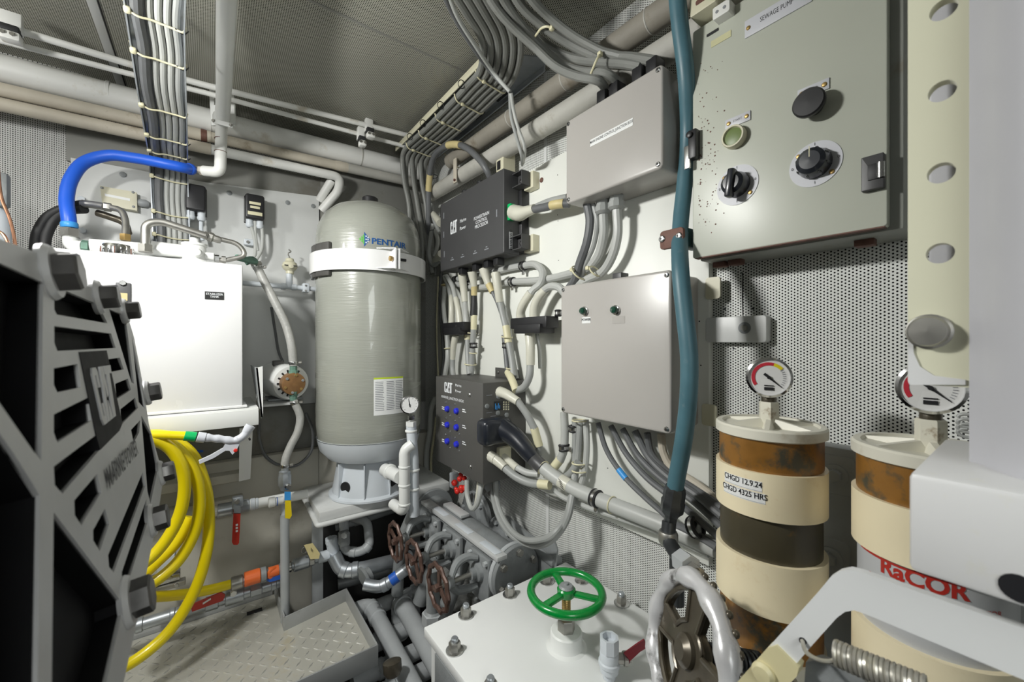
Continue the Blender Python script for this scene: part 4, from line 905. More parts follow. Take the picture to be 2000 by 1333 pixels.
# rotary switches
def rotary(px, py, R, kr, name, ang):
    q = wx(px, py, XS); ds = MB().lathe(q, NX, [(R, 0), (R, .0012)], 40).build('switch_dial', 'dial_grey', t)
    k = MB().lathe(q+NX*.001, NX, [(kr, 0), (kr, .006), (kr*.86, .020), (kr*.6, .025), (0, .0255)], 30).build(name, 'navy_plug', t)
    a = math.radians(ang); d = RWU*math.sin(a)+UP*math.cos(a); e = d.cross(NX)
    if name == 'lever_knob': MB().box(q+NX*.024-d*.002, (kr*2.2, kr*.5, .018), .003, d, e, NX).build('grip', 'navy_plug', k)
    else:
        for j in range(8): aa = j*math.pi/4+.3; d2 = RWU*math.sin(aa)+UP*math.cos(aa); MB().lathe(q+NX*.002+d2*kr*.90, NX, [(kr*.13, 0), (kr*.12, .012), (kr*.05, .016)], 8).build('grip_rib', 'navy_plug', k)
        MB().box(q+NX*.0262+d*kr*.55, (kr*.7, .0012, .0006), 0, d, e, NX).build('pointer', 'tie_nylon', k)
    for s_ in (-1, 1): m = MB(); screw(m, q+NX*.0012+RWU*(R*.62*-s_)+UP*(R*.55*s_), NX, .0036, .002); m.build('dial_screw', 'brass', ds)
    for tx, aa in (('0', -90), ('1', 0), ('0', 90), ('1', 180)):
        a2 = math.radians(aa); MB().text(tx, q+NX*.0016+(RWU*math.sin(a2)+UP*math.cos(a2))*R*.86-UP*.0022, RWU, UP, .0062, 'CENTER').build('dial_mark', 'ink', ds)
rotary(1592, 321, .0345, .0225, 'selector_knob', 0); rotary(1440, 362, .0350, .0220, 'lever_knob', 8)
# latch and hinge
q = wx(1357, 284, XS-.004); lt = MB().box(q, (.022, .016, .055), .002).build('latch', 'black_plastic', t); MB().box(q+V((-.008, .010, -.022)), (.005, .012, .044), .001).build('latch_lever', 'steel', lt)
MB().lathe(q+V((-.011, .004, .018)), NX, [(.006, -.006), (.006, .004), (.004, .005)], 12).build('latch_key', 'black_plastic', lt)
q = wx(1707, 340, XS); hg = MB().rbox(q+NX*.010, .024, .048, .012, .001, RWU, UP, NX, .001).build('hinge', 'box_dark', t); MB().box(q+NX*.0095+RWU*.004, (.004, .017, .022), .0005).build('hinge_recess', 'ink', hg); MB().cyl(q+NX*.010+RWU*.009-UP*.0105, q+NX*.010+RWU*.009+UP*.0105, .0045, n=14).build('hinge_pin', 'steel', hg)
# rust specks of the door
m = MB(); random.seed(11)
for k in range(110):
    px = 1362+abs(random.gauss(0, 26)); py = 310+random.gauss(40, 55) if k > 25 else random.uniform(120, 260)
    if py > 470 or py < 100: continue
    r = random.uniform(.0004, .0017); q = wx(px, py, XS-.0003); m.lathe(q, NX, [(r, -.0002), (r*.8, .0003)], 6)
o = m.build('rust_specks', 'rust', dr); o['kind'] = 'stuff'
# ---- teal hose pipe with rusty clamp
t = thing('teal_pipe', 'long teal painted hose running down past the control boxes to the valve', 'pipe', wx(1318, 985, .70))
P = spline([wx(1318, -60, .70), wx(1327, 40, .715), wx(1340, 150, .74), wx(1344, 260, .779), wx(1337, 360, .776), wx(1329, 440, .757), wx(1329, 530, .708), wx(1338, 620, .70), wx(1346, 700, .70), wx(1345, 770, .702), wx(1335, 860, .71), wx(1320, 945, .722), wx(1314, 985, .728)], 8)
MB().tube(P, .0156, 20).build('hose', 'teal_pipe', t)
a, b_ = wx(1318, 960, .725), wx(1308, 1022, .728); MB().lathe(a, b_-a, [(.0180, -.01), (.0205, 0), (.0205, .018), (.0225, .022), (.0215, .042), (.015, .05), (.012, .056), (.012, .075)], 8).build('end_fitting', 'pipe_black_steel', t)
MB().tube(fillet([wx(1307, 1020, .728), wx(1304, 1055, .72), wx(1325, 1090, .69), wx(1352, 1112, .66)], .02), .0135, 14).build('elbow', 'pipe_black_steel', t)
d = wx(1360, 1118, .65)-wx(1325, 1092, .68); MB().hexa(wx(1330, 1094, .675), d, .034, .034, b=.05).build('hex_union', 'pipe_grey', t); MB().hexa(wx(1352, 1112, .655), d, .020, .022).build('end_nut', 'steel_dull', t)
MB().lathe(wx(1305, 1050, .722), (0, 0, 1), [(.0165, -.012), (.0185, -.008), (.0185, .008), (.0165, .012)], 14).build('collar', 'steel_dull', t)
tag(MB().cyl(wx(1322, 1088, .70), wx(1322, 1180, .70), .0135, n=14).build('down_pipe', 'pipe_black_steel'), 'dark grey pipe dropping below the teal hose elbow to the white chest', 'pipe')
t = thing('pipe_clamp', 'rusty brown two screw clamp plate gripping the teal hose', 'clamp', wx(1311, 485, .73))
q = wx(1311, 466, .728); MB().rbox(q, .050, .037, .007, .007, RWU, UP, NX, .001).build('plate', 'rust', t)
for px, py in ((1293, 467), (1326, 461)):
    p = wx(px, py, .728); m = MB(); screw(m, p, NX, .0068, .004); s_ = m.build('screw', 'steel', t)
    MB().box(p+NX*.004, (.0008, .006, .0014)).build('screw_slot', 'ink', s_); MB().box(p+NX*.004, (.0008, .0014, .006)).build('screw_slot', 'ink', s_)
MB().box(wx(1346, 468, .775), (.05, .020, .038), .003).build('block', 'teal_dark', t)
# ================================================================ overhead tray on the right and its cables
def cable(pts, r, mat_, label, group=None, n=10, res=7):
    """pts: (px, py, x) on planes parallel to the right wall"""
    P = spline([wx(*a) if not isinstance(a, V) else a for a in pts], res)
    return tag(MB().tube(P, r, n).build('cable', mat_), label, 'cable', group), P
t = thing('cable_tray', 'long grey cable tray under the ceiling along the right wall', 'cable tray', (.71, 1.3, .80))
MB().add([(.635, 1.64, .822), (.635, 1.02, .822), (.66, .94, .822), (.80, .86, .822), (.80, 1.64, .822), (.635, 1.64, .826), (.635, 1.02, .826), (.66, .94, .826), (.80, .86, .826), (.80, 1.64, .826)], [(0, 1, 2, 3, 4), (9, 8, 7, 6, 5)]+[(i, (i+1) % 5, (i+1) % 5+5, i+5) for i in range(5)]).build('tray_bottom', 'galv', t)
MB().bx(.631, .635, 1.00, 1.66, .806, .828, .001).build('left_flange', 'ivory', t); MB().bx(.798, .803, .90, 1.64, .806, .830, .001).build('right_flange', 'galv', t)
for y in (1.10, 1.24, 1.38, 1.52): MB().bx(.770, .792, y-.03, y+.03, .8205, .8225).build('slot', 'ink', t)
for y in (1.05, 1.55): MB().bx(.70, .712, y, y+.012, .826, .862).build('hanger', 'galv', t)
TC2 = [(.24, .63), (.38, .715), (.52, .795), (.622, .872), (.680, .975), (.697, 1.10), (.697, 1.30), (.697, 1.55)]
tr_ends = [(838, 480), (852, 520), (846, 440), (858, 500), (862, 420), (866, 470), (868, 395)]
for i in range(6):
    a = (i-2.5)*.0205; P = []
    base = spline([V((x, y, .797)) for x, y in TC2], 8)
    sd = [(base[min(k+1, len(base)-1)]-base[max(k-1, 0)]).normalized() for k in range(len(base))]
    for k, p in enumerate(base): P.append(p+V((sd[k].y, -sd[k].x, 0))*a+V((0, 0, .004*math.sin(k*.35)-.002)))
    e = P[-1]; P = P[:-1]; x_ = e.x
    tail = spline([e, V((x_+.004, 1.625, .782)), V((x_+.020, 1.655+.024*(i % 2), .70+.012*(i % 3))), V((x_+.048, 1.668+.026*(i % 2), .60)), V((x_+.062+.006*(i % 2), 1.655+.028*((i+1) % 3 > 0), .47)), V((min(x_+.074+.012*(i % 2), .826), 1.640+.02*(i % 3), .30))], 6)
    tag(MB().tube(P+tail, (.0102 if i % 3 else .0096), 10).build('cable', 'cable_shaded'), ords[i]+' grey cable from the left in the long overhead tray on the right', 'cable', 'cables in the right overhead tray')
ties = [(.690, 1.02), (.697, 1.16), (.697, 1.30), (.697, 1.44), (.697, 1.56)]
for i, (x, y) in enumerate(ties):
    t = thing('cable_tie', ords[i]+' pale tie from the near end of the right overhead tray', 'cable tie', (x, y, .78), 'ties on the right overhead tray')
    MB().tube(spline([V((x-.064, y-.01, .80)), V((x-.054, y-.006, .784)), V((x-.02, y, .782)), V((x+.02, y+.006, .782)), V((x+.056, y+.01, .785)), V((x+.066, y+.012, .80))], 4), .0022, 8).build('strap', 'tie_nylon', t)
    MB().box((x-.03, y-.004, .780), (.010, .009, .009), .002).build('head', 'tie_nylon', t)
for i, y in enumerate((1.09, 1.23, 1.37, 1.49)):
    m = MB(); m.torus((.625, y, .797), (0, 1, .3), .0115, .0013, 16, 6); tag(m.build('cable_tie', 'tie_black'), 'small black tie looped on the tray edge, '+ords[i]+' from the near end', 'cable tie', 'black ties on the tray edge')
# dark pair hanging from the ceiling and through the tray to the processor
for k, (m_, dx, l) in enumerate((('cable_dark', 0, 'black cable hanging from the ceiling beside the tray bundle'), ('cable_light', 7, 'pale grey thin cable hanging beside the black ceiling cable'))):
    cable([wz(853+dx*2, -40, .80), wz(885+dx, 30, .79), wz(925+dx, 95, .775), (965+dx*.5, 148, .655), (996, 180, .68)], .0055, m_, l)
cable([(998, 182, .68), (1003, 215, .70), (1012, 250, .715), (1024, 285, .73), (1022, 318, .77)], .0050, 'cable_light', 'right thin pale cable dropping past the pipes to the processor')
cable([(996, 182, .68), (998, 225, .70), (1008, 265, .715), (1018, 300, .73), (1020, 322, .78)], .0050, 'cable_grey', 'left thin grey cable dropping past the pipes to the processor')
# second bundle feeding the upper junction box
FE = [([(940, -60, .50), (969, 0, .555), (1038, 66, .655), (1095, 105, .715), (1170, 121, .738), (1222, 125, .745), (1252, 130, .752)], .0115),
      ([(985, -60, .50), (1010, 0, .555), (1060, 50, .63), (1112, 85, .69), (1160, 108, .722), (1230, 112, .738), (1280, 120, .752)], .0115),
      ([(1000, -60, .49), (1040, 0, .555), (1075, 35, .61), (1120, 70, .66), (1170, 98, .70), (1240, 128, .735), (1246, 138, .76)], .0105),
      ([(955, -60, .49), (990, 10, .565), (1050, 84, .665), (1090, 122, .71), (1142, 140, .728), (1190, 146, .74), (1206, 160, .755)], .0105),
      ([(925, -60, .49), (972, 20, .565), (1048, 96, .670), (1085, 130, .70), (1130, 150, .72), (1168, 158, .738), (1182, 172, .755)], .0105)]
for i, (pts, r) in enumerate(FE): cable([(a, b_, x+(0, .010, .022, -.012, -.026)[i]*(1 if k < len(pts)-1 else 0)) for k, (a, b_, x) in enumerate(pts)], r*.95, 'cable_shaded', ['thick grey cable feeding the top of the engine junction box, third from the right', 'thick grey cable curving to the rightmost gland of the engine junction box', 'grey cable passing behind the thick pair above the engine junction box', 'grey cable entering the second left gland of the engine junction box', 'lowest grey cable entering the left gland of the engine junction box'][i], 'cables feeding the engine junction box')
for i, (a, b_, x) in enumerate((((1040, 80), (1078, 55), .645), ((1148, 160), (1172, 106), .715))):
    p, q = wx(a[0], a[1], x), wx(b_[0], b_[1], x); t = thing('cable_tie', ('upper' if i == 0 else 'lower')+' yellowed tie around the cables above the engine junction box', 'cable tie', p)
    md = (p+q)/2-FW*.022; MB().tube(spline([p, p.lerp(md, .5)-FW*.004, md, q.lerp(md, .5)-FW*.004, q], 4), .0028, 8).build('strap', 'tie_nylon', t); MB().box(q, (.011, .011, .011), .003).build('head', 'tie_nylon', t)
# cable coming over the processor with yellow sleeves
def sleeve(t, P, i0, i1, r, mat_='tape_yellow', name='sleeve'): return MB().tube(P[i0:i1], r, 12).build(name, mat_, t)
t = thing('sleeved_cable', 'dark grey cable with two yellow sleeves arching left of the processor', 'cable', wx(838, 420, .79))
P = spline([wx(838, 470, .80), wx(837, 420, .775), wx(838, 355, .75), wx(846, 310, .735), wx(868, 287, .73), wx(895, 283, .735), (wx(925, 300, .745)), wx(952, 335, .765), wx(958, 348, .78)], 7)
MB().tube(P, .0115, 12).build('cable', 'cable_dark', t); sleeve(t, P, 12, 17, .0128); sleeve(t, P, 30, 37, .0132)
cable([(868, 300, .77), (885, 320, .78), (900, 330, .79), (940, 332, .80)], .0022, 'tie_nylon', 'thin pale wire under the sleeved cable above the processor')
# loops left of the processor
for i, (pts, r, m_, l) in enumerate((
    ([(842, 400, .80), (848, 430, .79), (858, 455, .80)], .009, 'cable_grey', 'short grey cable entering the left side of the processor at the top'),
    ([(846, 438, .795), (840, 470, .785), (838, 500, .785), (846, 518, .79), (860, 508, .80)], .010, 'cable_grey', 'grey cable looping low at the left side of the processor'),
    ([(850, 450, .80), (855, 475, .795), (848, 500, .795)], .0085, 'cable_light', 'inner pale cable of the loop left of the processor'))): cable(pts, r, m_, l)
for i, (px, py, qx, qy) in enumerate(((846, 418, 860, 436), (848, 512, 862, 496))):
    a, b_ = wx(px, py, .795), wx(qx, qy, .78); tag(MB().cyl(a, b_, .0125, .0165, n=12).build('boot', 'boot_cream'), ('upper' if i == 0 else 'lower')+' cream cable boot on the left side of the processor', 'boot')
for i, (px, py) in enumerate(((852, 378), (846, 452), (848, 345))): m = MB(); m.torus(wx(px, py, .795), (0, .2, 1), .0145, .0014, 16, 6); tag(m.build('cable_tie', 'tie_black'), ['black tie beside the upper left corner of the processor', 'black tie on the cables left of the processor lettering', 'black tie on the descending tray cables above the processor'][i], 'cable tie')
# ---- horizontal run under the processor
def grommet(px, py, x, r, label, axis=(0, 1, 0)):
    c = wx(px, py, x); ax_ = V(axis).normalized(); t = thing('cable_clamp', label, 'clamp', c)
    for s_ in (-1, 1): m = MB(); m.torus(c+ax_*(.0065*s_), ax_, r+.001, .0038, 22, 8); m.build('rubber_edge', 'black_rubber', t)
    MB().lathe(c-ax_*.005, ax_, [(r+.0035, 0), (r+.0035, .010)], 20).build('band', 'steel', t)
    s_ = ax_.cross(UP); MB().box(c+V((0, 0, -r-.010)) if abs(ax_.z) < .5 else c+V((0, -r-.010, 0)), (.004, .012, .014), .001).build('tab', 'steel', t)
cable([(880, 553, .822), (935, 562, .822), (1000, 551, .822), (1060, 547, .822), (1110, 536, .82), (1150, 522, .815), (1168, 500, .81), (1178, 465, .80), (1178, 408, .79)], .0115, 'cable_light', 'pale cable from the left gland of the engine box running left under the processor')
cable([(895, 545, .825), (950, 535, .822), (1020, 520, .822), (1048, 518, .818), (1060, 535, .81), (1055, 555, .80), (1042, 566, .79), (1036, 574, .785)], .0115, 'cable_light', 'pale cable hooping over into the left boot of the right black block')
cable([(1120, 560, .81), (1150, 545, .81), (1178, 530, .805), (1197, 498, .80), (1206, 460, .795), (1205, 410, .79)], .0115, 'cable_light', 'pale cable curving from the right gland of the engine box')
cable([(1104, 575, .80), (1092, 562, .795), (1075, 560, .79), (1062, 568, .79)], .0115, 'cable_light', 'pale cable from the lamp box edge into the right boot of the black block')
cable([(1146, 395, .775), (1152, 430, .785), (1147, 470, .79), (1132, 515, .795), (1122, 548, .80), (1112, 562, .81)], .0115, 'cable_dark', 'dark grey thick cable dropping from the left of the engine junction box')
cable([(1158, 398, .785), (1166, 432, .79), (1160, 478, .80), (1142, 520, .805), (1132, 555, .815)], .0065, 'cable_grey', 'thin grey cable beside the dark thick cable under the engine junction box')
cable([(1045, 404, .775), (1075, 392, .775), (1108, 384, .785)], .0080, 'cable_grey', 'upper thin grey cable between the green plug and the engine junction box')
t = thing('plug_cable', 'dark cable with cream boot plugged in the green socket of the processor', 'cable', wx(1045, 410, .77))
P = spline([wx(1040, 410, .765), wx(1065, 405, .77), wx(1090, 399, .775), wx(1112, 398, .79)], 6); MB().tube(P, .0118, 12).build('cable', 'cable_dark', t); sleeve(t, P, 9, 16, .0128)
yr0 = wx(984, 415, .745).y
MB().tube(spline([wy(1003, 415, yr0-.017), wx(1018, 417, .765), wx(1030, 413, .765), wx(1044, 408, .765)], 5), [.024]*5+[.022, .020, .019, .018, .017, .0165, .016, .015, .0145, .014, .0135], 14).build('boot', 'boot_cream', t)
grommet(1001, 551, .822, .0115, 'black edged cable clamp on the pale run under the processor'); grommet(1022, 520, .822, .0115, 'black edged cable clamp by the lower right lug of the processor'); grommet(890, 547, .822, .0115, 'black edged cable clamp left below the processor'); grommet(915, 556, .824, .0105, 'small black edged clamp behind the processor boots')
for i, (px, py) in enumerate(((1131, 533), (1162, 530))):
    c = wx(px, py, .795); t = thing('cable_tie', ('left' if i == 0 else 'right')+' pale tie gathering cables above the lamp junction box', 'cable tie', c); m = MB(); m.torus(c, (0, .75, -.55), .024 if i == 0 else .017, .0022, 24, 6); m.build('strap', 'tie_nylon', t); MB().box(c+V((-.014, .012, .008)), (.011, .011, .011), .003).build('head', 'tie_nylon', t)
# ---- boots and cables hanging under the processor
def drop(label, segs, res=6):
    """segs: list of (mat, r0, r1, [(px,py,x)...]) consecutive pieces of one harness leg"""
    t = thing('harness_leg', label, 'cable', wx(*segs[-1][3][-1]))
    for k, (m_, r0, r1, pts) in enumerate(segs):
        P = spline([wx(*a) for a in pts], res); N = len(P); nm = {'boot_cream': 'boot', 'tape_yellow': 'sleeve', 'black_rubber': 'shrink_sleeve', 'tie_nylon': 'sleeve'}.get(m_, 'cable')
        MB().tube(P, [r0+(r1-r0)*j/(N-1) for j in range(N)], 12).build(nm, m_, t)
    return t
drop('leftmost cream booted cable leaving the bottom of the processor', [('boot_cream', .0165, .0125, [(902, 533, .785), (905, 560, .795), (908, 590, .80)]), ('cable_light', .0105, .0105, [(908, 588, .80), (910, 620, .805), (912, 638, .805)]), ('tie_nylon', .0120, .0120, [(912, 636, .805), (913, 664, .805)]), ('cable_grey', .0105, .0105, [(913, 662, .805), (914, 700, .80), (917, 732, .79)])])
drop('booted cable with dark shrink sleeve, second from left under the processor', [('boot_cream', .0175, .0115, [(922, 531, .785), (924, 545, .79), (926, 560, .795)]), ('tape_yellow', .0115, .0115, [(926, 558, .795), (926, 577, .80)]), ('black_rubber', .0110, .0150, [(926, 576, .80), (926, 596, .80), (925, 617, .80)]), ('tie_nylon', .0125, .0115, [(926, 616, .80), (925, 644, .80)]), ('cable_grey', .0110, .0110, [(925, 642, .80), (922, 690, .80), (920, 732, .80)])])
drop('booted cable with yellow band slanting right under the processor', [('boot_cream', .0185, .0120, [(945, 525, .785), (949, 540, .79), (954, 556, .795)]), ('tape_yellow', .0120, .0110, [(954, 555, .795), (962, 571, .80)]), ('cable_dark', .0075, .0055, [(962, 570, .80), (970, 588, .805), (978, 612, .81)])])
drop('rightmost booted cable under the processor with pale sleeves', [('boot_cream', .0165, .0130, [(968, 533, .785), (972, 560, .79), (976, 590, .80)]), ('cable_grey', .0105, .0105, [(976, 588, .80), (983, 620, .805), (988, 640, .805)]), ('tie_nylon', .0125, .0125, [(988, 637, .805), (993, 670, .805)]), ('cable_grey', .0105, .0105, [(993, 668, .805), (999, 700, .805), (1003, 735, .80)])])
cable([(985, 600, .815), (995, 650, .815), (1003, 700, .815), (1010, 740, .815)], .006, 'cable_grey', 'slim grey cable behind the rightmost booted processor cable')
drop('dark cable with yellow sleeve ending at the junction box top corner', [('cable_dark', .0085, .0095, [(984, 655, .812), (988, 690, .81), (992, 730, .80)]), ('tie_nylon', .0120, .0120, [(992, 728, .80), (1001, 745, .775), (1008, 764, .765)])])
for i, (px, py, qx, qy) in enumerate(((896, 575, 900, 600), (870, 545, 880, 600), (864, 560, 868, 640), (884, 548, 893, 590))):
    pass
# left black block with boots
def block(t, px0, px1, py0, py1, x):
    a, b_ = wx(px0, py0, x), wx(px1, py1, x); c = (a+b_)/2; w_ = abs(a.y-b_.y); h_ = abs(a.z-b_.z)
    MB().box(c+V((.018, 0, h_*.12)), (.05, w_, h_*.62), .003).build('upper_half', 'black_plastic', t); MB().box(c+V((.012, -w_*.05, -h_*.22)), (.06, w_*.72, h_*.5), .003).build('lower_half', 'black_plastic', t)
t = thing('connector_block', 'left black connector block with two boots between the control boxes', 'connector', wx(887, 653, .79)); block(t, 866, 909, 630, 655, .775)
t = thing('connector_block', 'right black connector block left of the lamp junction box', 'connector', wx(1035, 650, .79)); block(t, 1000, 1070, 620, 652, .775)
drop('left boot entering the top of the left connector block', [('cable_light', .0095, .0095, [(868, 540, .81), (876, 562, .80), (881, 582, .795)]), ('boot_cream', .0110, .0135, [(881, 578, .795), (882, 600, .79), (882, 634, .79)])])
drop('right boot entering the top of the left connector block', [('cable_light', .0095, .0095, [(872, 540, .80), (884, 560, .79), (890, 585, .785)]), ('boot_cream', .0110, .0140, [(890, 582, .785), (895, 605, .785), (898, 634, .785)])])
drop('cream boot and cable leaving the bottom of the left connector block', [('boot_cream', .0140, .0105, [(890, 654, .79), (886, 675, .79), (884, 702, .795)]), ('cable_grey', .0105, .0105, [(884, 700, .795), (884, 722, .795), (886, 738, .79)])])
drop('left boot entering the top of the right connector block', [('boot_cream', .0130, .0155, [(1037, 572, .785), (1024, 592, .78), (1017, 612, .785), (1018, 624, .79)])])
drop('right boot entering the top of the right connector block', [('boot_cream', .0130, .0165, [(1064, 567, .79), (1052, 582, .785), (1045, 600, .785), (1044, 624, .79)])])
drop('boot and grey cable curling from the right connector block to the junction box', [('boot_cream', .0150, .0140, [(1034, 650, .79), (1036, 680, .785), (1036, 713, .785)]), ('cable_grey', .0118, .0118, [(1036, 710, .785), (1034, 735, .78), (1024, 756, .775), (1006, 764, .775)])])
cable([(1048, 650, .81), (1053, 680, .815), (1055, 720, .82)], .006, 'cable_light', 'thin pale cable behind the right connector block')
cable([(862, 530, .82), (860, 600, .825), (864, 660, .825), (866, 700, .82), (862, 738, .80)], .0065, 'cable_dark', 'thin dark cable down the left edge of the white board')
cable([(856, 540, .825), (853, 640, .83), (856, 738, .82)], .0035, 'tie_nylon', 'thin pale wire down the left edge of the white board')
cable([(868, 560, .80), (866, 600, .80), (872, 650, .81), (874, 700, .80), (868, 738, .80)], .010, 'cable_light', 'pale cable down the left of the left connector block')
for i, (px, py) in enumerate(((868, 557), (874, 681))): m = MB(); m.torus(wx(px, py, .80), (0, .1, 1), .0125, .0028, 18, 6); tag(m.build('cable_tie', 'tape_yellow' if i == 0 else 'tie_nylon'), ['yellow ring on the cable left below the processor', 'pale ring on the cable below the left connector block'][i], 'cable tie')
for i, (px, py, r) in enumerate(((922, 651, .016), (924, 690, .014), (919, 712, .022), (990, 659, .018), (998, 720, .016))): m = MB(); m.torus(wx(px, py, .803), (0, -.1, 1), r, .0022, 20, 6); tag(m.build('cable_tie', 'tie_nylon'), 'pale tie on the left harness between the boxes, '+ords[i]+' from the top' if i < 3 else 'pale tie on the right harness between the boxes, '+('upper' if i == 3 else 'lower'), 'cable tie')
grommet(925, 675, .802, .0115, 'black edged clamp on the left harness above the junction box', (0, 0, 1)); grommet(988, 675, .812, .009, 'black edged clamp on the right harness above the junction box', (0, 0, 1))
# ---- plugs on the side of the marine junction box
yj = wx(943, 840, .67).y
drop('cream plug and cable at the top of the junction box side looping down', [('boot_cream', .0200, .0125, [(966, 764, .735), (985, 769, .735), (1012, 785, .745)]), ('cable_grey', .0110, .0110, [(1010, 783, .745), (1028, 808, .76), (1044, 838, .775)]), ('tie_nylon', .0125, .0125, [(1043, 836, .775), (1053, 872, .785)]), ('cable_grey', .0105, .0105, [(1053, 870, .785), (1053, 884, .79), (1042, 892, .80)])])
t = thing('power_plug', 'big black rubber power plug on the side of the junction box', 'plug', wx(990, 870, .73))
q = wy(966, 842, yj-.026); MB().box(q, (.105, .055, .078), .016, seg=3).build('plug_body', 'navy_plug', t)
P = spline([wy(978, 836, yj-.03), wx(1004, 854, .735), wx(1028, 880, .745), wx(1040, 896, .75)], 5); N = len(P); MB().tube(P, [.034-.013*j/(N-1) for j in range(N)], 16).build('neck', 'navy_plug', t)
P = spline([wx(1034, 888, .747), wx(1047, 902, .755), wx(1060, 914, .76)], 5); MB().tube(P, .0205, 16).build('sleeve', 'box_dark', t)
MB().tube([wx(1016, 880, .728), wx(1024, 886, .732)], .008, 10).build('torn_patch', 'ivory', t)
t = thing('power_cable', 'thick pale grey power cable sweeping down right along the board bottom', 'cable', wx(1390, 1070, .80))
P = spline([wx(1055, 909, .76), wx(1078, 928, .765), wx(1112, 950, .775), wx(1164, 974, .785), wx(1230, 1000, .79), wx(1300, 1028, .795), wx(1400, 1072, .80)], 8)
MB().tube(P, .0185, 18).build('cable', 'cable_light', t); sleeve(t, P, 12, 17, .0192, 'boot_cream', 'label_sleeve'); m = MB(); m.torus(P[2], P[3]-P[1], .0195, .0018); m.build('tie', 'tie_nylon', t); m = MB(); m.torus(P[28], P[29]-P[27], .0195, .0018); m.build('tie', 'tie_nylon', t)
m = MB(); c = wx(1098, 944, .745)
for k in range(4): dashes(m, wx(1090+k*1.5, 936+k*5, .7535), (RWU*.9-UP*.43).normalized(), UP, ((.014, 0),), .0022)
m.build('label_print', 'ink', t)
grommet(1164, 974, .785, .0185, 'big black edged clamp on the thick power cable', P[25]-P[23]); grommet(1358, 1030, .79, .0170, 'black edged clamp on the hoses beside the left fuel filter', (0, 1, -.5))
drop('thick cream boot at the bottom of the junction box side with grey cable', [('boot_cream', .0180, .0165, [(946, 884, .70), (956, 890, .70), (968, 898, .705)]), ('boot_cream', .0165, .0130, [(966, 896, .705), (986, 914, .715)]), ('cable_grey', .0120, .0120, [(984, 913, .715), (1008, 932, .73), (1035, 944, .745), (1055, 947, .755)]), ('tie_nylon', .0135, .0135, [(1053, 946, .755), (1074, 948, .765)])])
drop('slim cream boot at the bottom of the junction box side', [('boot_cream', .0120, .0115, [(972, 884, .735), (985, 894, .735), (1010, 915, .74)]), ('cable_light', .0100, .0100, [(1008, 913, .74), (1030, 924, .75), (1052, 927, .765)])])
cable([(1060, 934, .77), (1090, 965, .785), (1140, 988, .795), (1210, 1012, .805), (1290, 1040, .81), (1385, 1083, .815)], .0078, 'cable_light', 'thin pale cable following under the thick power cable')
# ---- loops under the junction box
cable([(912, 938, .72), (913, 970, .715), (922, 994, .71), (932, 985, .71), (938, 960, .715), (940, 935, .73)], .0085, 'cable_light', 'short pale cable loop hanging under the junction box')
drop('cream boot under the junction box', [('boot_cream', .0150, .0085, [(940, 935, .735), (937, 955, .725), (931, 985, .715)])])
for i, (o1, r) in enumerate(((0, .0092), (9, .0085))):
    pts = [(962+o1*.6, 930, .775), (964+o1*.7, 975, .76), (980+o1*.9, 1022, .745), (1016+o1*.4, 1058-o1*.6, .735), (1052, 1066-o1*1.2, .735), (1088-o1*.4, 1046-o1*.6, .74), (1110-o1*.4, 1008, .75), (1118-o1*.3, 970, .77), (1122+o1*.2, 930, .80), (1124+o1*1.1, 822, .815)]
    cable([(p_, q_, x-.020*i*(k < 6)+.010*i*(k in (6, 7))) for k, (p_, q_, x) in enumerate(pts)], r, 'cable_grey', ['outer', 'inner'][i]+' grey cable of the long hanging U loop over the perforated wall', 'long U loop')
cable([(1144, 820, .815), (1146, 880, .81), (1140, 930, .81), (1124, 975, .80)], .0085, 'cable_light', 'pale cable dropping from the lamp box beside the U loop')
drop('pale cable with yellow sleeve under the left corner of the lamp junction box', [('cable_light', .0118, .0118, [(1102, 806, .80), (1103, 850, .80), (1101, 880, .80), (1094, 900, .80)]), ('tie_nylon', .0130, .0130, [(1094, 898, .80), (1078, 918, .79)]), ('cable_grey', .0115, .0115, [(1130, 905, .80), (1115, 925, .80), (1098, 938, .80)])])
grommet(1102, 875, .80, .0118, 'black edged clamp below the left corner of the lamp box', (0, .15, 1)); grommet(1120, 838, .812, .009, 'black edged clamp on the U loop cables below the lamp box', (0, 0, 1)); grommet(1090, 612, .815, .006, 'small black edged clamp at the left edge of the lamp box', (0, 0, 1))
for i, py in enumerate((822, 905, 920)): m = MB(); c = wx(1132, py, .805); m.torus(c, (0, .05, 1), .020, .0022, 20, 6); tag(m.build('cable_tie', 'tie_nylon'), ords[i]+' pale tie from the top on cables under the lamp box', 'cable tie')
# ---- dark hoses fanning right from the lamp box
FN = [([(1168, 826, .80), (1184, 878, .80), (1218, 930, .795), (1262, 974, .79), (1300, 1008, .785), (1345, 1060, .80)], 'cable_dark', .0068, 'leftmost dark cable of the fan below the lamp box with blue band'),
      ([(1193, 832, .80), (1222, 885, .80), (1262, 932, .795), (1320, 978, .79), (1410, 1055, .80)], 'cable_dark', .0075, 'second dark cable from the left of the fan below the lamp box'),
      ([(1216, 838, .80), (1246, 890, .80), (1290, 934, .795), (1350, 976, .79), (1410, 1030, .79)], 'cable_dark', .0075, 'third dark cable from the left of the fan below the lamp box'),
      ([(1240, 842, .80), (1266, 892, .80), (1306, 932, .795), (1356, 964, .79), (1410, 1008, .785)], 'cable_dark', .0085, 'fourth dark cable from the left of the fan below the lamp box'),
      ([(1264, 846, .80), (1272, 885, .805), (1296, 915, .805), (1350, 952, .80), (1410, 992, .79)], 'cable_dark', .0080, 'short dark cable at the right of the fan below the lamp box'),
      ([(1291, 848, .815), (1296, 885, .815), (1312, 915, .815), (1352, 940, .815), (1410, 985, .81)], 'pipe_tan', .0090, 'rust stained pale cable right of the dark cable fan')]
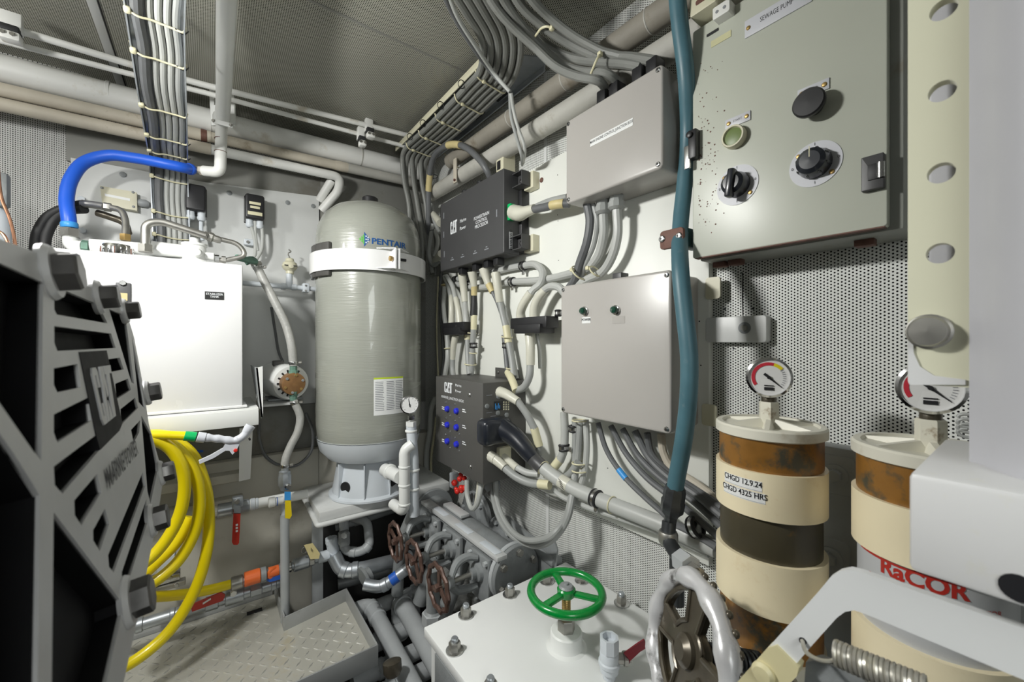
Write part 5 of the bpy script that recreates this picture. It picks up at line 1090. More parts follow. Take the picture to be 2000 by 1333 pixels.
for i, (pts, m_, r, l) in enumerate(FN):
    if i == 0:
        t = thing('hose', l, 'cable', wx(1260, 972, .79)); P = spline([wx(*a) for a in pts], 8); MB().tube(P, r, 10).build('cable', m_, t); MB().tube(P[14:18], r*1.1, 12).build('blue_band', 'sky_blue', t)
    else: cable(pts, r, m_, l)
cable([(1300, 1020, .79), (1340, 1035, .79), (1400, 1070, .79)], .009, 'cable_dark', 'lowest dark hose passing behind the left fuel filter')
cable([(850, 775, .825), (842, 800, .81), (840, 840, .815), (833, 890, .815), (836, 960, .82)], .0125, 'cable_light', 'pale cable hanging left of the junction box beside the vessel')
cable([(852, 815, .83), (848, 850, .83), (842, 900, .83), (845, 965, .825)], .0055, 'tie_nylon', 'thin pale wire left of the junction box beside the vessel')
# ================================================================ chequer plate floor
PZ0 = -.95
t = thing('floor_plate', 'aluminium chequer plate walkway with upstand lip at lower left', 'floor plate', (0, 1.45, PZ0-.03))
MB().plate([(-.50, 1.2, PZ0), (.40, 1.2, PZ0), (.40, 1.535, PZ0), (.197, 1.50, PZ0), (.197, 1.74, PZ0), (-.50, 1.74, PZ0)], [], (0, 0, -.006)).build('sheet', 'plate_steel', t)
m = MB(); pit = .028
for i in range(40):
    for j in range(24):
        x = -.49+i*pit; y = 1.21+j*pit
        if x > .385 or y > 1.73 or (x > .18 and y > 1.485): continue
        a = math.radians(45 if (i+j) % 2 else -45); d = V((math.cos(a), math.sin(a), 0)); e = V((-d.y, d.x, 0)); c = V((x, y, PZ0))
        m.add([c-d*.0135, c-e*.0032, c+d*.0135, c+e*.0032, c-d*.009+UP*.0022, c+d*.009+UP*.0022], [(0, 1, 5, 4), (1, 2, 5), (2, 3, 4, 5), (3, 0, 4)])
o = m.build('tread_pattern', 'tread', t); o['kind'] = 'stuff'
for a, b_ in (((.40, 1.196), (.40, 1.54)), ((.402, 1.538), (.195, 1.500)), ((.197, 1.498), (.197, 1.74)), ((-.50, 1.198), (.402, 1.198))):
    a = V((*a, PZ0)); b_ = V((*b_, PZ0)); d = (b_-a); L_ = d.length; d.normalize(); c = (a+b_)/2+UP*.014
    MB().box(c, (L_, .005, .062), .001, d, UP.cross(d), UP).build('lip', 'lip_grey', t)
MB().bx(-.50, .19, 1.742, 1.79, PZ0-.01, PZ0+.012, .002).build('back_angle', 'lip_grey', t)
a, b_ = wz(482, 1200, PZ0+.003), wz(512, 1190, PZ0+.003); MB().box((a+b_)/2, ((b_-a).length, .014, .004), 0, (b_-a).normalized(), UP.cross((b_-a).normalized()), UP).build('slot', 'ink', t)
tag(MB().bx(.20, .30, 1.62, 1.73, -1.06, -1.05).build('blue_board', 'blue_sheet'), 'dark blue board seen down the floor opening', 'board')
t = thing('stand_pipe', 'upright grey pipe dropping from the drain valve through the floor opening', 'pipe', wy(557, 1200, 1.55))
MB().cyl(wy(556, 1004, 1.55), V((wy(557, 1200, 1.55).x, 1.55, -1.06)), .0138, n=16).build('pipe_run', 'pipe_grey', t)
# ================================================================ hose line near the floor
t = thing('wash_line', 'silver upper wash line with couplings and tee near the floor', 'pipe', wy(600, 1100, 1.60))
p, q = wy(455, 1141, 1.60), wy(648, 1083, 1.60)
MB().cyl(p, q, .0140, n=18).build('pipe_run', 'galv', t)
for k0, k1, r, m_, n in ((-.02, .09, .021, 'steel_dull', 20), (.43, .50, .0195, 'galv', 8), (.52, .56, .018, 'steel', 16), (.58, .74, .0215, 'galv', 20), (.74, .80, .020, 'steel', 8), (.84, .97, .0195, 'tank_foot', 20)):
    MB().cyl(p.lerp(q, k0), p.lerp(q, k1), r, n=n, b=.002).build('union', m_, t)
MB().tube(fillet([q, wy(652, 1078, 1.60), wy(647, 1052, 1.60)], .02), .021, 16).build('elbow', 'tank_foot', t); MB().hexa(wy(646, 1062, 1.60), UP, .034, .022).build('cap', 'tank_foot', t)
t = thing('hose_coupling', 'orange and grey quick coupling on the wash line', 'coupling', wy(500, 1140, 1.58))
MB().cyl(p.lerp(q, .10)+V((0, -.004, .004)), p.lerp(q, .25)+V((0, -.004, .004)), .023, n=20, b=.002).build('orange_sleeve', 'orange', t); MB().cyl(p.lerp(q, .25), p.lerp(q, .31), .024, n=18, b=.002).build('grey_ring', 'cast_grey', t)
oc = MB(); c = p.lerp(q, .37); oc.torus(c+V((0, -.008, 0)), (.3, -1, 0), .014, .006, 20, 8); oc.build('orange_lever', 'orange', t); MB().cyl(p.lerp(q, .33), p.lerp(q, .43), .018, n=14).build('core', 'orange', t)
t = thing('valve_tag', 'cream plastic tag on the wash line valve', 'tag', wy(610, 1090, 1.565))
MB().prism([wy(594, 1066, 1.57), wy(611, 1062, 1.57), wy(625, 1082, 1.565), wy(623, 1092, 1.565), wy(606, 1093, 1.565), wy(603, 1086, 1.565)], (0, .003, 0)).build('tag_plate', 'tag_yellow', t)
m = MB(); dashes(m, wy(607, 1072, 1.5645), (BWU*.5-UP*.86).normalized(), UP, ((.014, 0), (.012, 0)), .003); m.build('tag_print', 'ink', t)
m = MB(); m.torus(wy(595, 1075, 1.575), (0, 1, 0), .010, .002, 18, 6); m.build('ring', 'steel', t)
t = thing('bilge_line', 'lower galvanised line with red handled valve along the floor', 'pipe', wy(420, 1180, 1.63))
p, q = wy(225, 1236, 1.63), wy(556, 1135, 1.63); MB().cyl(p, q, .0175, n=18).build('pipe_run', 'galv', t)
for k0, k1, r, n in ((.10, .14, .021, 16), (.28, .31, .0215, 18), (.48, .56, .022, 8), (.60, .72, .024, 20), (.76, .84, .022, 8), (.90, .94, .020, 16)): MB().cyl(p.lerp(q, k0), p.lerp(q, k1), r, n=n, b=.002).build('union', 'galv', t)
hd = MB().prism([wy(372, 1183, 1.595), wy(432, 1158, 1.595), wy(440, 1163, 1.595), wy(436, 1174, 1.595), wy(375, 1196, 1.595)], (0, .006, 0)).build('valve_handle', 'red_paint', t)
m = MB(); dashes(m, wy(396, 1182, 1.5945), (BWU*.93+UP*.36).normalized(), UP, ((.022, 0),), .006); m.build('handle_print', 'print_white', hd)
MB().hexa(wy(456, 1158, 1.61), NY, .018, .010).build('valve_nut', 'steel', t)
t = thing('silver_bracket', 'silver bolted bracket block behind the yellow hose coil', 'bracket', wy(315, 1150, 1.66))
MB().box(wy(318, 1130, 1.66), (.085, .04, .022), .003).build('plate', 'steel', t); MB().box(wy(322, 1146, 1.65), (.10, .03, .016), .003).build('plate', 'steel_dull', t); MB().box(wy(325, 1098, 1.67), (.045, .04, .05), .006).build('block', 'tank_foot', t)
for px, py in ((300, 1134), (332, 1128), (345, 1143)): MB().hexa(wy(px, py, 1.635), NY, .010, .006).build('bolt', 'steel', t)
tag(MB().prism([wy(518, 1134, 1.585), wy(551, 1122, 1.585), wy(549, 1132, 1.585), wy(527, 1138, 1.585)], (0, .002, 0)).build('flow_arrow', 'blue_mark'), 'blue flow arrow sticker on the lower line beside the stand pipe', 'sticker')
tag(MB().prism([wy(368, 882, 1.742), wy(374, 877, 1.742), wy(374, 880, 1.742), wy(397, 880, 1.742), wy(397, 884, 1.742), wy(374, 886, 1.742), wy(374, 889, 1.742)], (0, .002, 0)).build('flow_arrow', 'blue_mark'), 'blue arrow sticker on the beige frame under the spray gun', 'sticker')
# ================================================================ grey pipework under the platform
def pipe(pts, r, label, mat_='pipe_grey', joints=(), rad=.04):
    P = fillet([wd(*a) if not isinstance(a, V) else a for a in pts], rad, 7); t = thing('bilge_pipe', label, 'pipe', P[0])
    MB().tube(P, r, 18).build('pipe_run', mat_, t)
    for k in joints:
        i = min(int(k*(len(P)-1)), len(P)-2); d = (P[i+1]-P[i]).normalized(); MB().lathe(P[i]-d*.012, d, [(r*1.0, 0), (r*1.13, .003), (r*1.13, .021), (r*1.0, .024)], 18).build('socket', mat_, t)
    return t
pipe([(652, 1085, 1.47), (668, 1117, 1.46), (706, 1112, 1.47), (800, 1088, 1.62)], .0245, 'grey pipe elbowing right from the wash line tee under the platform', 'galv', (.35, .62), .03)
pipe([(672, 1010, 1.52), (672, 1076, 1.50), (700, 1080, 1.50), (722, 1068, 1.52), (718, 1020, 1.56), (690, 1012, 1.60)], .0165, 'dark grey pipe bent in a U under the platform', 'pipe_grey', (.3, .6), .025)
bp = pipe([(712, 1142, 1.40), (745, 1149, 1.40), (800, 1108, 1.43), (818, 1098, 1.45)], .0195, 'grey pipe with blue mark leading to the middle brown handwheel', 'galv', (.4,), .04)
tag(MB().lathe(wd(708, 1131, 1.43), V((1, .2, .25)), [(.038, 0), (.038, .010), (.024, .012), (.024, .03)], 24).build('pipe_flange', 'cast_grey'), 'round grey flange left of the blue marked pipe', 'flange')
a = wd(745, 1149, 1.40); b_ = wd(800, 1108, 1.43); MB().tube([a.lerp(b_, .34), a.lerp(b_, .58)], .0199, 18).build('blue_mark', 'blue_mark', bp)
pipe([(806, 1005, 1.50), (790, 1040, 1.50), (778, 1110, 1.50), (776, 1160, 1.50)], .0215, 'dark upright pipe behind the brown handwheels', 'cast_grey', (.5,), .05)
pipe([(655, 1030, 1.62), (700, 1018, 1.66), (800, 985, 1.80)], .016, 'dark pipe high under the platform running back', 'cast_grey', (.5,))
pipe([(660, 1142, 1.62), (800, 1105, 1.75)], .020, 'dark pipe low behind the platform post', 'cast_grey', ())
t = thing('service_valve', 'dark grey ball valve on the U pipe under the platform', 'valve', wd(672, 1060, 1.48)); MB().box(wd(672, 1052, 1.475), (.036, .034, .05), .006).build('body', 'cast_grey', t); MB().hexa(wd(674, 1045, 1.455), -FW, .020, .010).build('nut', 'pipe_grey', t); MB().box(wd(668, 1012, 1.475), (.020, .008, .07), .002).build('lever', 'pipe_grey', t)
pipe([V((.365, 1.54, -1.0)), V((.484, 1.54, -1.0)), V((.486, 1.44, -1.0)), V((.470, 1.10, -1.0)), V((.46, .95, -1.0))], .0275, 'long grey pipe running toward the camera right of the floor plate', 'pipe_grey', (.30, .45), .035)
pipe([V((.575, 1.47, -1.12)), V((.578, 1.475, -.985)), V((.572, 1.40, -.98)), V((.557, 1.15, -.985)), V((.545, .95, -.985))], .031, 'thick grey pipe running into the white chest side', 'pipe_grey', (.35,), .04)
for i, (y, x0, x1, z, jt) in enumerate(((1.585, .36, .66, -1.06, ()), (1.42, .36, .58, -1.075, (.6,)), (1.315, .36, .62, -1.09, (.45,)), (1.22, .36, .62, -1.09, (.75,)), (1.12, .36, .60, -1.09, (.5,)), (1.03, .36, .60, -1.09, ()))):
    pipe([V((x0, y, z+.012)), V(((x0+x1)/2, y, z+.012)), V((x1, y, z+.012))], .0275, 'grey cross pipe low beside the floor plate, '+ords[i]+' from the back', 'pipe_grey', jt+(.15,))
pipe([V((.60, 1.50, -1.0)), V((.66, 1.50, -.985)), V((.72, 1.44, -.99))], .024, 'short grey elbow behind the nearest brown handwheel', 'pipe_grey', (.4,), .03)
tag(MB().lathe(wd(768, 1320, 1.15), (0, .3, 1), [(.02, 0), (.026, .01), (.026, .035), (.012, .04)], 12).build('pipe_plug', 'grimy_dark'), 'dark grimy pipe plug at the bottom edge between the grey pipes', 'plug')
t = thing('angle_valve', 'upright grey pipe with hex base left of the nearest handwheel', 'valve', wd(846, 1215, 1.17))
MB().lathe(wd(846, 1215, 1.17), UP, [(.026, 0), (.026, .03), (.020, .034), (.020, .10), (.022, .12), (.016, .15)], 16).build('body', 'cast_grey', t); MB().hexa(wd(846, 1218, 1.17), UP, .056, .034, b=.05).build('hex_base', 'pipe_grey', t)
# ================================================================ valve manifold with three handwheels
MX, MZ = .709, -.672
t = thing('valve_manifold', 'grey cast valve manifold with end flange beside the white chest', 'manifold', (MX, 1.2, -.76))
MB().cyl((MX, .935, MZ), (MX, 1.46, MZ), .061, n=36).build('body', 'cast_grey', t)
for y0, r, n_ in ((.915, .081, 'end_flange'), (.9305, .082, 'end_flange'), (1.45, .085, 'end_flange')):
    f_ = MB().lathe((MX, y0, MZ), (0, 1, 0), [(r-.002, 0), (r, .002), (r, .0125), (r-.002, .0145)], 40).build(n_, 'cast_grey' if r != .082 else 'pipe_grey', t)
    if y0 == .915:
        for k in range(6): a = math.radians(k*60+25); MB().hexa((MX+.062*math.cos(a), .915, MZ+.062*math.sin(a)), (0, -1, 0), .019, .011).build('bolt', 'steel_dull', f_)
MB().box((.652, 1.16, -.606), (.034, .50, .012), .001).build('name_bar', 'bar_grey', t)
for y in (.97, 1.12, 1.28): MB().box((.652, y, -.5993), (.022, .085, .0012), .0004).build('name_tag', 'tank_foot', t)
MB().box((.70, 1.26, -.600), (.034, .13, .010), .001).build('tag_plate', 'bar_grey', t)
for i, Y_ in enumerate((1.0, 1.163, 1.316)):
    v = thing('gate_valve', ['nearest', 'middle', 'farthest'][i]+' of the three rusty brown handwheel valves on the manifold', 'valve', (.56, Y_, -.74), 'manifold handwheel valves')
    zc = -.675
    MB().box((.637, Y_, zc-.015), (.014, .105, .135), .004).build('flange_plate', 'cast_grey', v)
    for sy in (-1, 1):
        for sz in (-1, 1): MB().hexa((.630, Y_+sy*.042, zc-.015+sz*.055), (-1, 0, 0), .014, .009).build('bolt', 'pipe_grey', v)
    MB().lathe((.632, Y_, zc), (-1, 0, 0), [(.030, 0), (.026, .012), (.016, .016), (.016, .03)], 18).build('bonnet', 'cast_grey', v)
    for s_ in (-1, 1):
        P = spline([V((.628, Y_, zc+s_*.040)), V((.600, Y_+.012, zc+s_*.046)), V((.565, Y_+.012, zc+s_*.038)), V((.540, Y_, zc+s_*.010))], 5)
        MB().tube(P, [.0085+.004*math.sin(k/(len(P)-1)*3.1) for k in range(len(P))], 10).build('yoke_arm', 'cast_grey', v)
    MB().cyl((.545, Y_, zc), (.528, Y_, zc), .0175, n=16, b=.002).build('yoke_hub', 'cast_grey', v)
    MB().lathe((.606, Y_, zc), (-1, 0, 0), [(.0065+.0012*(k % 2), k*.004) for k in range(25)], 12).build('stem', 'steel_dull', v)
    wc = V((.500, Y_, zc)); wh = MB()
    R_ = .058; N = 40; lob = [(R_+.0030*math.cos(k*math.pi*2*10/N)) for k in range(N)]
    prof = [(.0075*math.cos(2*math.pi*k/8), .006*math.sin(2*math.pi*k/8)) for k in range(8)]
    vs = []; fs = []
    for k in range(N):
        a = 2*math.pi*k/N
        for dr, dx in prof: vs.append(wc+V((dx, (lob[k]+dr)*math.cos(a), (lob[k]+dr)*math.sin(a))))
    for k in range(N):
        for j in range(8): fs.append((k*8+j, k*8+(j+1) % 8, ((k+1) % N)*8+(j+1) % 8, ((k+1) % N)*8+j))
    wh.add(vs, fs); w_ = wh.build('handwheel_rim', 'rust_wheel', v)
    for k in range(3):
        a = math.radians(90+k*120+i*25); d = V((0, math.cos(a), math.sin(a))); MB().box(wc+d*.032+V((.004, 0, 0)), (.050, .016, .007), .002, d, V((1, 0, 0)).cross(d), V((1, 0, 0))).build('spoke', 'rust_wheel', w_)
    MB().hexa(wc+V((.008, 0, 0)), (-1, 0, 0), .020, .018).build('hub_nut', 'rust_wheel', w_)
    pipe([V((.685, Y_+.02, -.735)), V((.665, Y_+.03, -.80)), V((.61, Y_+.05, -.95))], .026, ['nearest', 'middle', 'farthest'][i]+' grey branch pipe dropping under the manifold valves', 'cast_grey', (.5,), .05)
# lobed flange plates behind the manifold
for i, (px, py, r) in enumerate(((862, 990, .072), (925, 1010, .095), (978, 1062, .088))):
    c = wx(px, py, .80); f_ = thing('pipe_flange', ['farthest dark', 'middle', 'nearest'][i]+' bolted round flange behind the valve manifold', 'flange', c-V((0, 0, r)))
    MB().lathe(c+V((.02, 0, 0)), (-1, 0, 0), [(r, 0), (r, .014), (r-.004, .018), (r*.55, .020), (r*.5, .034)], 36).build('disc', 'cast_grey', f_)
    for k in range(6): a = math.radians(k*60+10); MB().hexa(c+V((.004, .8*r*math.cos(a), .8*r*math.sin(a))), (-1, 0, 0), .018, .014).build('bolt', 'pipe_grey', f_)
tag(MB().cyl(wx(985, 1018, .815), wx(1088, 1100, .80), .020, n=16).build('dark_conduit', 'cast_grey'), 'dark grey tube lying along the perforated wall behind the manifold', 'pipe')
tag(MB().prism([wx(1030, 1075, .79), wx(1080, 1052, .79), wx(1088, 1075, .79), wx(1084, 1112, .79), wx(1040, 1120, .79)], (.006, 0, 0)).build('bracket_plate', 'cast_grey'), 'grey bracket sheet behind the end flange of the manifold', 'bracket')
t = thing('red_sensor', 'red plastic sensor connector hanging beside the junction box bottom', 'connector', wx(895, 960, .76))
random.seed(5)
for k in range(10): MB().ball(wx(896+random.uniform(-9, 14), 945+random.uniform(-18, 18), .745), random.uniform(.008, .0125), 10, 7).build('red_knob', 'red_plastic', t)
MB().box(wx(887, 938, .775), (.03, .03, .06), .006).build('base', 'tank_foot', t)
tag(MB().lathe(wx(968, 945, .80), NX, [(.030, 0), (.030, .012), (.020, .02), (.020, .035)], 20).build('cable_gland', 'cast_grey'), 'round grey gland behind the cables under the junction box', 'gland')
# ================================================================ white chest with studs, green wheel and ball valve
CX0, CX1, CY0, CY1, CZ = .386, .832, .30, .843, -.645
t = thing('valve_chest', 'white painted steel chest with bolted lid in the foreground', 'chest', (.6, .57, -1.35))
ld = MB().bx(CX0, CX1, CY0, CY1, CZ-.022, CZ, .003).build('lid', 'chest_paint', t)
MB().bx(CX0+.012, CX1, CY0+.01, CY1-.012, -1.35, CZ-.022, .003).build('body', 'panel_paint', t)
MB().bx(CX0+.006, CX0+.012, .46, .80, CZ-.10, CZ-.035, .001).build('side_plate', 'cast_grey', t)
for y in (.58, .72): MB().tube(fillet([V((CX0+.007, y-.03, CZ-.07)), V((CX0-.006, y-.03, CZ-.07)), V((CX0-.006, y+.03, CZ-.07)), V((CX0+.007, y+.03, CZ-.07))], .006), .0035, 8).build('side_handle', 'steel', t)
for px, py in ((910, 1203), (888, 1272), (958, 1352), (996, 1163), (1068, 1138), (1136, 1136), (1214, 1180), (1317, 1238), (1420, 1312)):
    c = wz(px, py, CZ)
    if c.x > .815: c.x = .812
    n_ = MB().hexa(c+UP*.003, UP, .0215, .017, (1, .3*px, 0)).build('stud_nut', 'steel_dull', t); MB().lathe(c, UP, [(.0185, 0), (.0185, .0025), (.016, .0035)], 22).build('washer', 'steel', n_); MB().lathe(c+UP*.019, UP, [(.0075, 0), (.0075, .007), (.006, .009)], 14).build('stud', 'galv', n_)
bc = wz(1106, 1262, CZ); MB().lathe(bc, UP, [(.043, 0), (.036, .004), (.0335, .010), (.0335, .030), (.031, .033), (.020, .034)], 32).build('stem_boss', 'white_paint', t)
wt = thing('handwheel', 'bright green three spoke handwheel on the white chest', 'handwheel', bc+UP*.034)
MB().hexa(bc+UP*.034, UP, .032, .024).build('gland_nut', 'steel_dull', wt)
hz = -(1160-666.5)/FPX*(bc.dot(FW))+.004; hc = V((bc.x, bc.y, hz)); st_h = hz-(bc.z+.06)
MB().lathe(bc+UP*.060, UP, [(.0085+.0012*(k % 2), k*st_h/24) for k in range(25)], 14).build('threaded_stem', 'brass', wt)
m = MB(); m.torus(hc, UP, .0745, .0088, 56, 14); rim = m.build('rim', 'green_paint', wt)
for px, py in ((1083, 1118), (1166, 1170), (1057, 1188)):
    e = wz(px, py, hz); d = (e-hc); d.z = 0; d.normalize(); MB().box(hc+d*.042-UP*.001, (.066, .0155, .009), .003, d, UP.cross(d), UP).build('spoke', 'green_paint', wt)
MB().lathe(hc-UP*.008, UP, [(.017, 0), (.0195, .004), (.0195, .014), (.017, .017), (.010, .018)], 26).build('hub', 'green_paint', wt); MB().lathe(hc+UP*.010, UP, [(.016, 0), (.013, .004), (.005, .005), (.004, .008)], 20).build('hub_cap', 'cast_grey', wt)
t = thing('drain_cock', 'grey ball valve with maroon lever standing on the white chest', 'valve', wz(1190, 1328, CZ))
c = wz(1190, 1325, CZ)+UP*.001; MB().lathe(c, UP, [(.012, 0), (.012, .010), (.0175, .013), (.0175, .022), (.0205, .026), (.0205, .032), (.018, .034), (.018, .048), (.016, .052)], 20).build('body', 'tank_foot', t)
MB().lathe(c+UP*.052, UP, [(.0185, 0), (.0185, .022), (.018, .026), (.0135, .026), (.013, .014)], 8).build('top_nut', 'tank_foot', t)
d = RT; MB().lathe(c+UP*.036, d, [(.010, .01), (.010, .026), (.013, .027), (.013, .034), (.006, .036), (.006, .042)], 8).build('stem', 'steel_dull', t)
P = [c+UP*.036+d*.038, wd(1225, 1283, .755), wd(1246, 1266, .76), wd(1262, 1256, .76)]; MB().sweep(P, [(-.008, -.0015), (.008, -.0015), (.008, .0015), (-.008, .0015)], UP).build('lever', 'maroon', t)
# ================================================================ fuel filters
def filt(cx, cy, label, left):
    c0 = V((cx, cy, 0)); f = -V((cx, cy, 0)).normalized(); r_ = V((-f.y, f.x, 0))
    t = thing('fuel_filter', label, 'filter', (cx, cy, -.56))
    def wrap(mb, R): mb.v = [c0+f*(R*math.cos(p.x/R))+r_*(R*math.sin(p.x/R))+UP*p.z for p in mb.v]; return mb
    MB().lathe(c0, UP, [(.066, -.186), (.0672, -.182), (.0672, -.136)], 56).build('upper_shell', 'filter_tan', t)
    lid = MB().lathe(c0, UP, [(.069, -.140), (.0722, -.138), (.0722, -.126), (.070, -.1235), (.063, -.1235), (.061, -.127), (.012, -.130)], 56).build('lid', 'lid_cream', t)
    for k in range(6):
        a = math.radians(k*60+18); d = V((math.cos(a), math.sin(a), 0)); e = UP.cross(d)
        MB().add([c0+d*.010+e*.0032+UP*-.117, c0+d*.062+e*.0028+UP*-.1245, c0+d*.062-e*.0028+UP*-.1245, c0+d*.010-e*.0032+UP*-.117, c0+d*.010+e*.008+UP*-.130, c0+d*.062+e*.005+UP*-.129, c0+d*.062-e*.005+UP*-.129, c0+d*.010-e*.008+UP*-.130], [(0, 1, 2, 3), (0, 4, 5, 1), (3, 2, 6, 7), (1, 5, 6, 2), (0, 3, 7, 4)]).build('lid_rib', 'lid_cream', lid)
    MB().hexa(c0+UP*-.128, UP, .024, .036, b=.06).build('adapter', 'chipped_cream', lid); MB().lathe(c0+UP*-.093, UP, [(.010, 0), (.010, .008), (.008, .012), (.008, .02)], 14).build('gauge_neck', 'grimy_dark', lid)
    def face(p, c, u, v, n, r):
        arc(p, c, u, v, n, r, 215, 72, .62, .78, 'dial_red'); arc(p, c, u, v, n, r, 72, 38, .62, .78, 'dial_yellow'); ticks(p, c, u, v, n, r, -40, 35, 8, 'ink_grey', .60, .74)
        needle(p, c+n*.0003, u, v, n, r, -42, .78); MB().box(c-v*(r*.58)+n*.0003, (r*.42, r*.16, .0004), 0, u, v, n).build('dial_logo', 'ink', p)
        m = MB(); m.box(c-v*(r*.42)+n*.0003, (r*.42, r*.05, .0004), 0, u, v, n); m.build('dial_print', 'ink', p)
    gz = -.0545; gauge(t, c0+UP*gz+f*.012, f+UP*.03, .0290, face)
    MB().lathe(c0, UP, [(.0650, -.34), (.0660, -.335), (.0660, -.245), (.0650, -.24)], 56).build('middle_shell', 'filter_dark' if left else 'label_grey', t)
    MB().lathe(c0, UP, [(.0655, -.445), (.0665, -.44), (.0665, -.375)], 56).build('lower_shell', 'filter_tan', t)
    b1 = MB().lathe(c0, UP, [(.066, -.248), (.0718, -.248), (.0718, -.184), (.066, -.184)], 56).build('clamp_band', 'filter_cream', t)
    s2 = 0 if left else -.028
    MB().lathe(c0, UP, [(.066, -.382+s2), (.0718, -.382+s2), (.0718, -.308+s2), (.066, -.308+s2)], 56).build('clamp_band', 'filter_cream', t)
    if not left: MB().lathe(c0, UP, [(.0655, -.250), (.0662, -.249), (.0662, -.238)], 56).build('dark_strip', 'filter_dark', t)
    MB().lathe(c0, UP, [(.058, -.56), (.066, -.50), (.070, -.47), (.070, -.444), (.060, -.442)], 40).build('base', 'lid_cream', t)
    for a in (-.5, .3, 1.0): d = f*math.cos(a)+r_*math.sin(a); MB().hexa(c0+d*.066+UP*-.462, d, .022, .012).build('base_bolt', 'steel_dull', t)
    if left:
        for x0, x1, z, tx in ((-.0640, -.0080, -.2025, 'CHGD 12.9.24'), (-.0660, -.0040, -.2185, 'CHGD 4325 HRS')):
            N = 10; xs = [x0+(x1-x0)*k/N for k in range(N+1)]
            s_ = wrap(MB().add([V((x, 0, zz)) for zz in (z-.0072, z+.0072) for x in xs], [(k, k+1, k+N+2, k+N+1) for k in range(N)]), .0721).build('sticker', 'label_white', b1, 'white sticker reading '+tx)
            wrap(MB().text(tx, ((x0+x1)/2, 0, z-.0034), (1, 0, 0), UP, .0112, 'CENTER', .016, 0, .82), .0724).build('lettering', 'ink', s_)
            bm_ = MB(); th = .0004
            for zz in (z-.0062, z+.0058): bm_.add([V((x, 0, q)) for q in (zz, zz+th) for x in xs[:]], [(k, k+1, k+N+2, k+N+1) for k in range(N)])
            wrap(bm_, .0723).build('sticker_border', 'ink_grey', s_)
    else:
        N = 18; xs = [-.075+.15*k/N for k in range(N+1)]
        wrap(MB().add([V((x, 0, zz)) for zz in (-.2540, -.2512) for x in xs], [(k, k+1, k+N+2, k+N+1) for k in range(N)]), .0663).build('red_line', 'logo_red', t)
        wrap(MB().text('RaCOR', (-.008, 0, -.2720), (1, 0, 0), UP, .0240, 'CENTER', .034, 0, .95), .0664).build('lettering', 'logo_red', t)
        wrap(MB().text('FUEL FILTER / WATER SEPARATOR', (-.058, 0, -.2815), (1, 0, 0), UP, .0075, 'LEFT', .012), .0664).build('lettering', 'logo_red', t)
    return t
filt(.68, .253, 'left fuel filter with two date stickers on its cream band', True)
filt(.68, .0815, 'right fuel filter with red lettering partly behind the white mount', False)
t = thing('filter_backplate', 'dark grey mounting plate on the wall behind the fuel filters', 'plate', (.82, .2, -.70))
MB().bx(.80, .835, -.10, .335, -.62, -.17, .004).build('plate', 'pipe_grey', t)
for px, py in ((1632, 928), (1622, 1090)):
    q = wx(px, py, .798); s_ = MB().rbox(q, .05, .062, .008, .008, RWU, UP, NX, .002).build('pad', 'pipe_grey', t); MB().lathe(q, NX, [(.017, 0), (.017, .003), (.012, .004)], 20).build('washer', 'pipe_grey', s_); MB().hexa(q+NX*.003, NX, .018, .010).build('bolt', 'pipe_grey', s_)
t = thing('wire_coil', 'small coiled grey wire on the perforated wall by the right filter', 'wire', wx(1893, 850, .80))
P = []
for k in range(40): a = k*.52; c = wx(1893, 818+k*.8, .78); P.append(c+V((0, .010*math.cos(a), .007*math.sin(a))))
MB().tube(P, .0022, 8).build('coil', 'cable_grey', t)
# ================================================================ white mount post, bolted flange and box at the right edge
XP = .45
t = thing('engine_mount', 'cream white bolted mount post with holed flange at the right edge', 'mount', (.45, .0, -.09))
Yf0, Yf1 = wx(1773, 500, XP).y, .034
zb = wx(1800, 752, XP).z; zt = .62
def P3(y, z): return V((XP, y, z))
outer = [P3(Yf0, zt), P3(Yf0, zb+.004), P3(Yf0-.004, zb), P3(Yf1-.004, zb), P3(Yf1-.004, zt)]
holes = []
for px, py in ((1845, -145), (1843, 18), (1840, 178), (1838, 338), (1836, 495)):
    c = wx(px, py, XP); holes.append([c+V((0, .0078*math.cos(a), .0078*math.sin(a))) for a in [2*math.pi*k/24 for k in range(24)]])
MB().plate(outer, holes, (.009, 0, 0)).build('flange', 'cream_paint', t)
MB().bx(XP+.030, XP+.036, -.02, Yf0-.008, zb+.01, zt, .002).build('rear_flange', 'mount_grey_shaded', t)
pl = [(XP, Yf1), (XP-.004, Yf1-.006), (XP-.016, Yf1-.012), (XP-.030, .012), (XP-.037, .002), (XP-.040, -.012), (XP-.040, -.25)]
pin = [(XP+.009, Yf1), (XP+.006, Yf1-.016), (XP-.010, Yf1-.024), (XP-.022, .002), (XP-.029, -.006), (XP-.031, -.014), (XP-.031, -.25)]
n = len(pl); vs = [V((x, y, z)) for z in (-.091, zt) for x, y in pl+pin[::-1]]; N2 = 2*n
MB().add(vs, [tuple(range(N2)), tuple(range(2*N2-1, N2-1, -1))]+[(i, (i+1) % N2, (i+1) % N2+N2, i+N2) for i in range(N2)]).build('bent_post', 'mount_grey_shaded', t)
MB().prism([wx(a, b, XP-.0002) for a, b in ((1774, 640), (1783, 640), (1785, 690), (1797, 716), (1825, 734), (1886, 742), (1886, 752), (1778, 752), (1774, 746))], (-.0015, 0, 0)).build('corner_rim', 'mount_white', t)
c = wx(1815, 648, XP); b_ = MB().lathe(c, NX, [(.0135, 0), (.0135, .002), (.0118, .003), (.0118, .008), (.0105, .0105), (0, .011)], 28).build('flange_bolt', 'steel_dull', t)
BX0, BZ1, BZ0, BY1 = .38, -.0892, -.1565, .0560
MB().bx(BX0, .54, -.25, BY1, BZ0, BZ1, .004).build('base_box', 'mount_white', t)
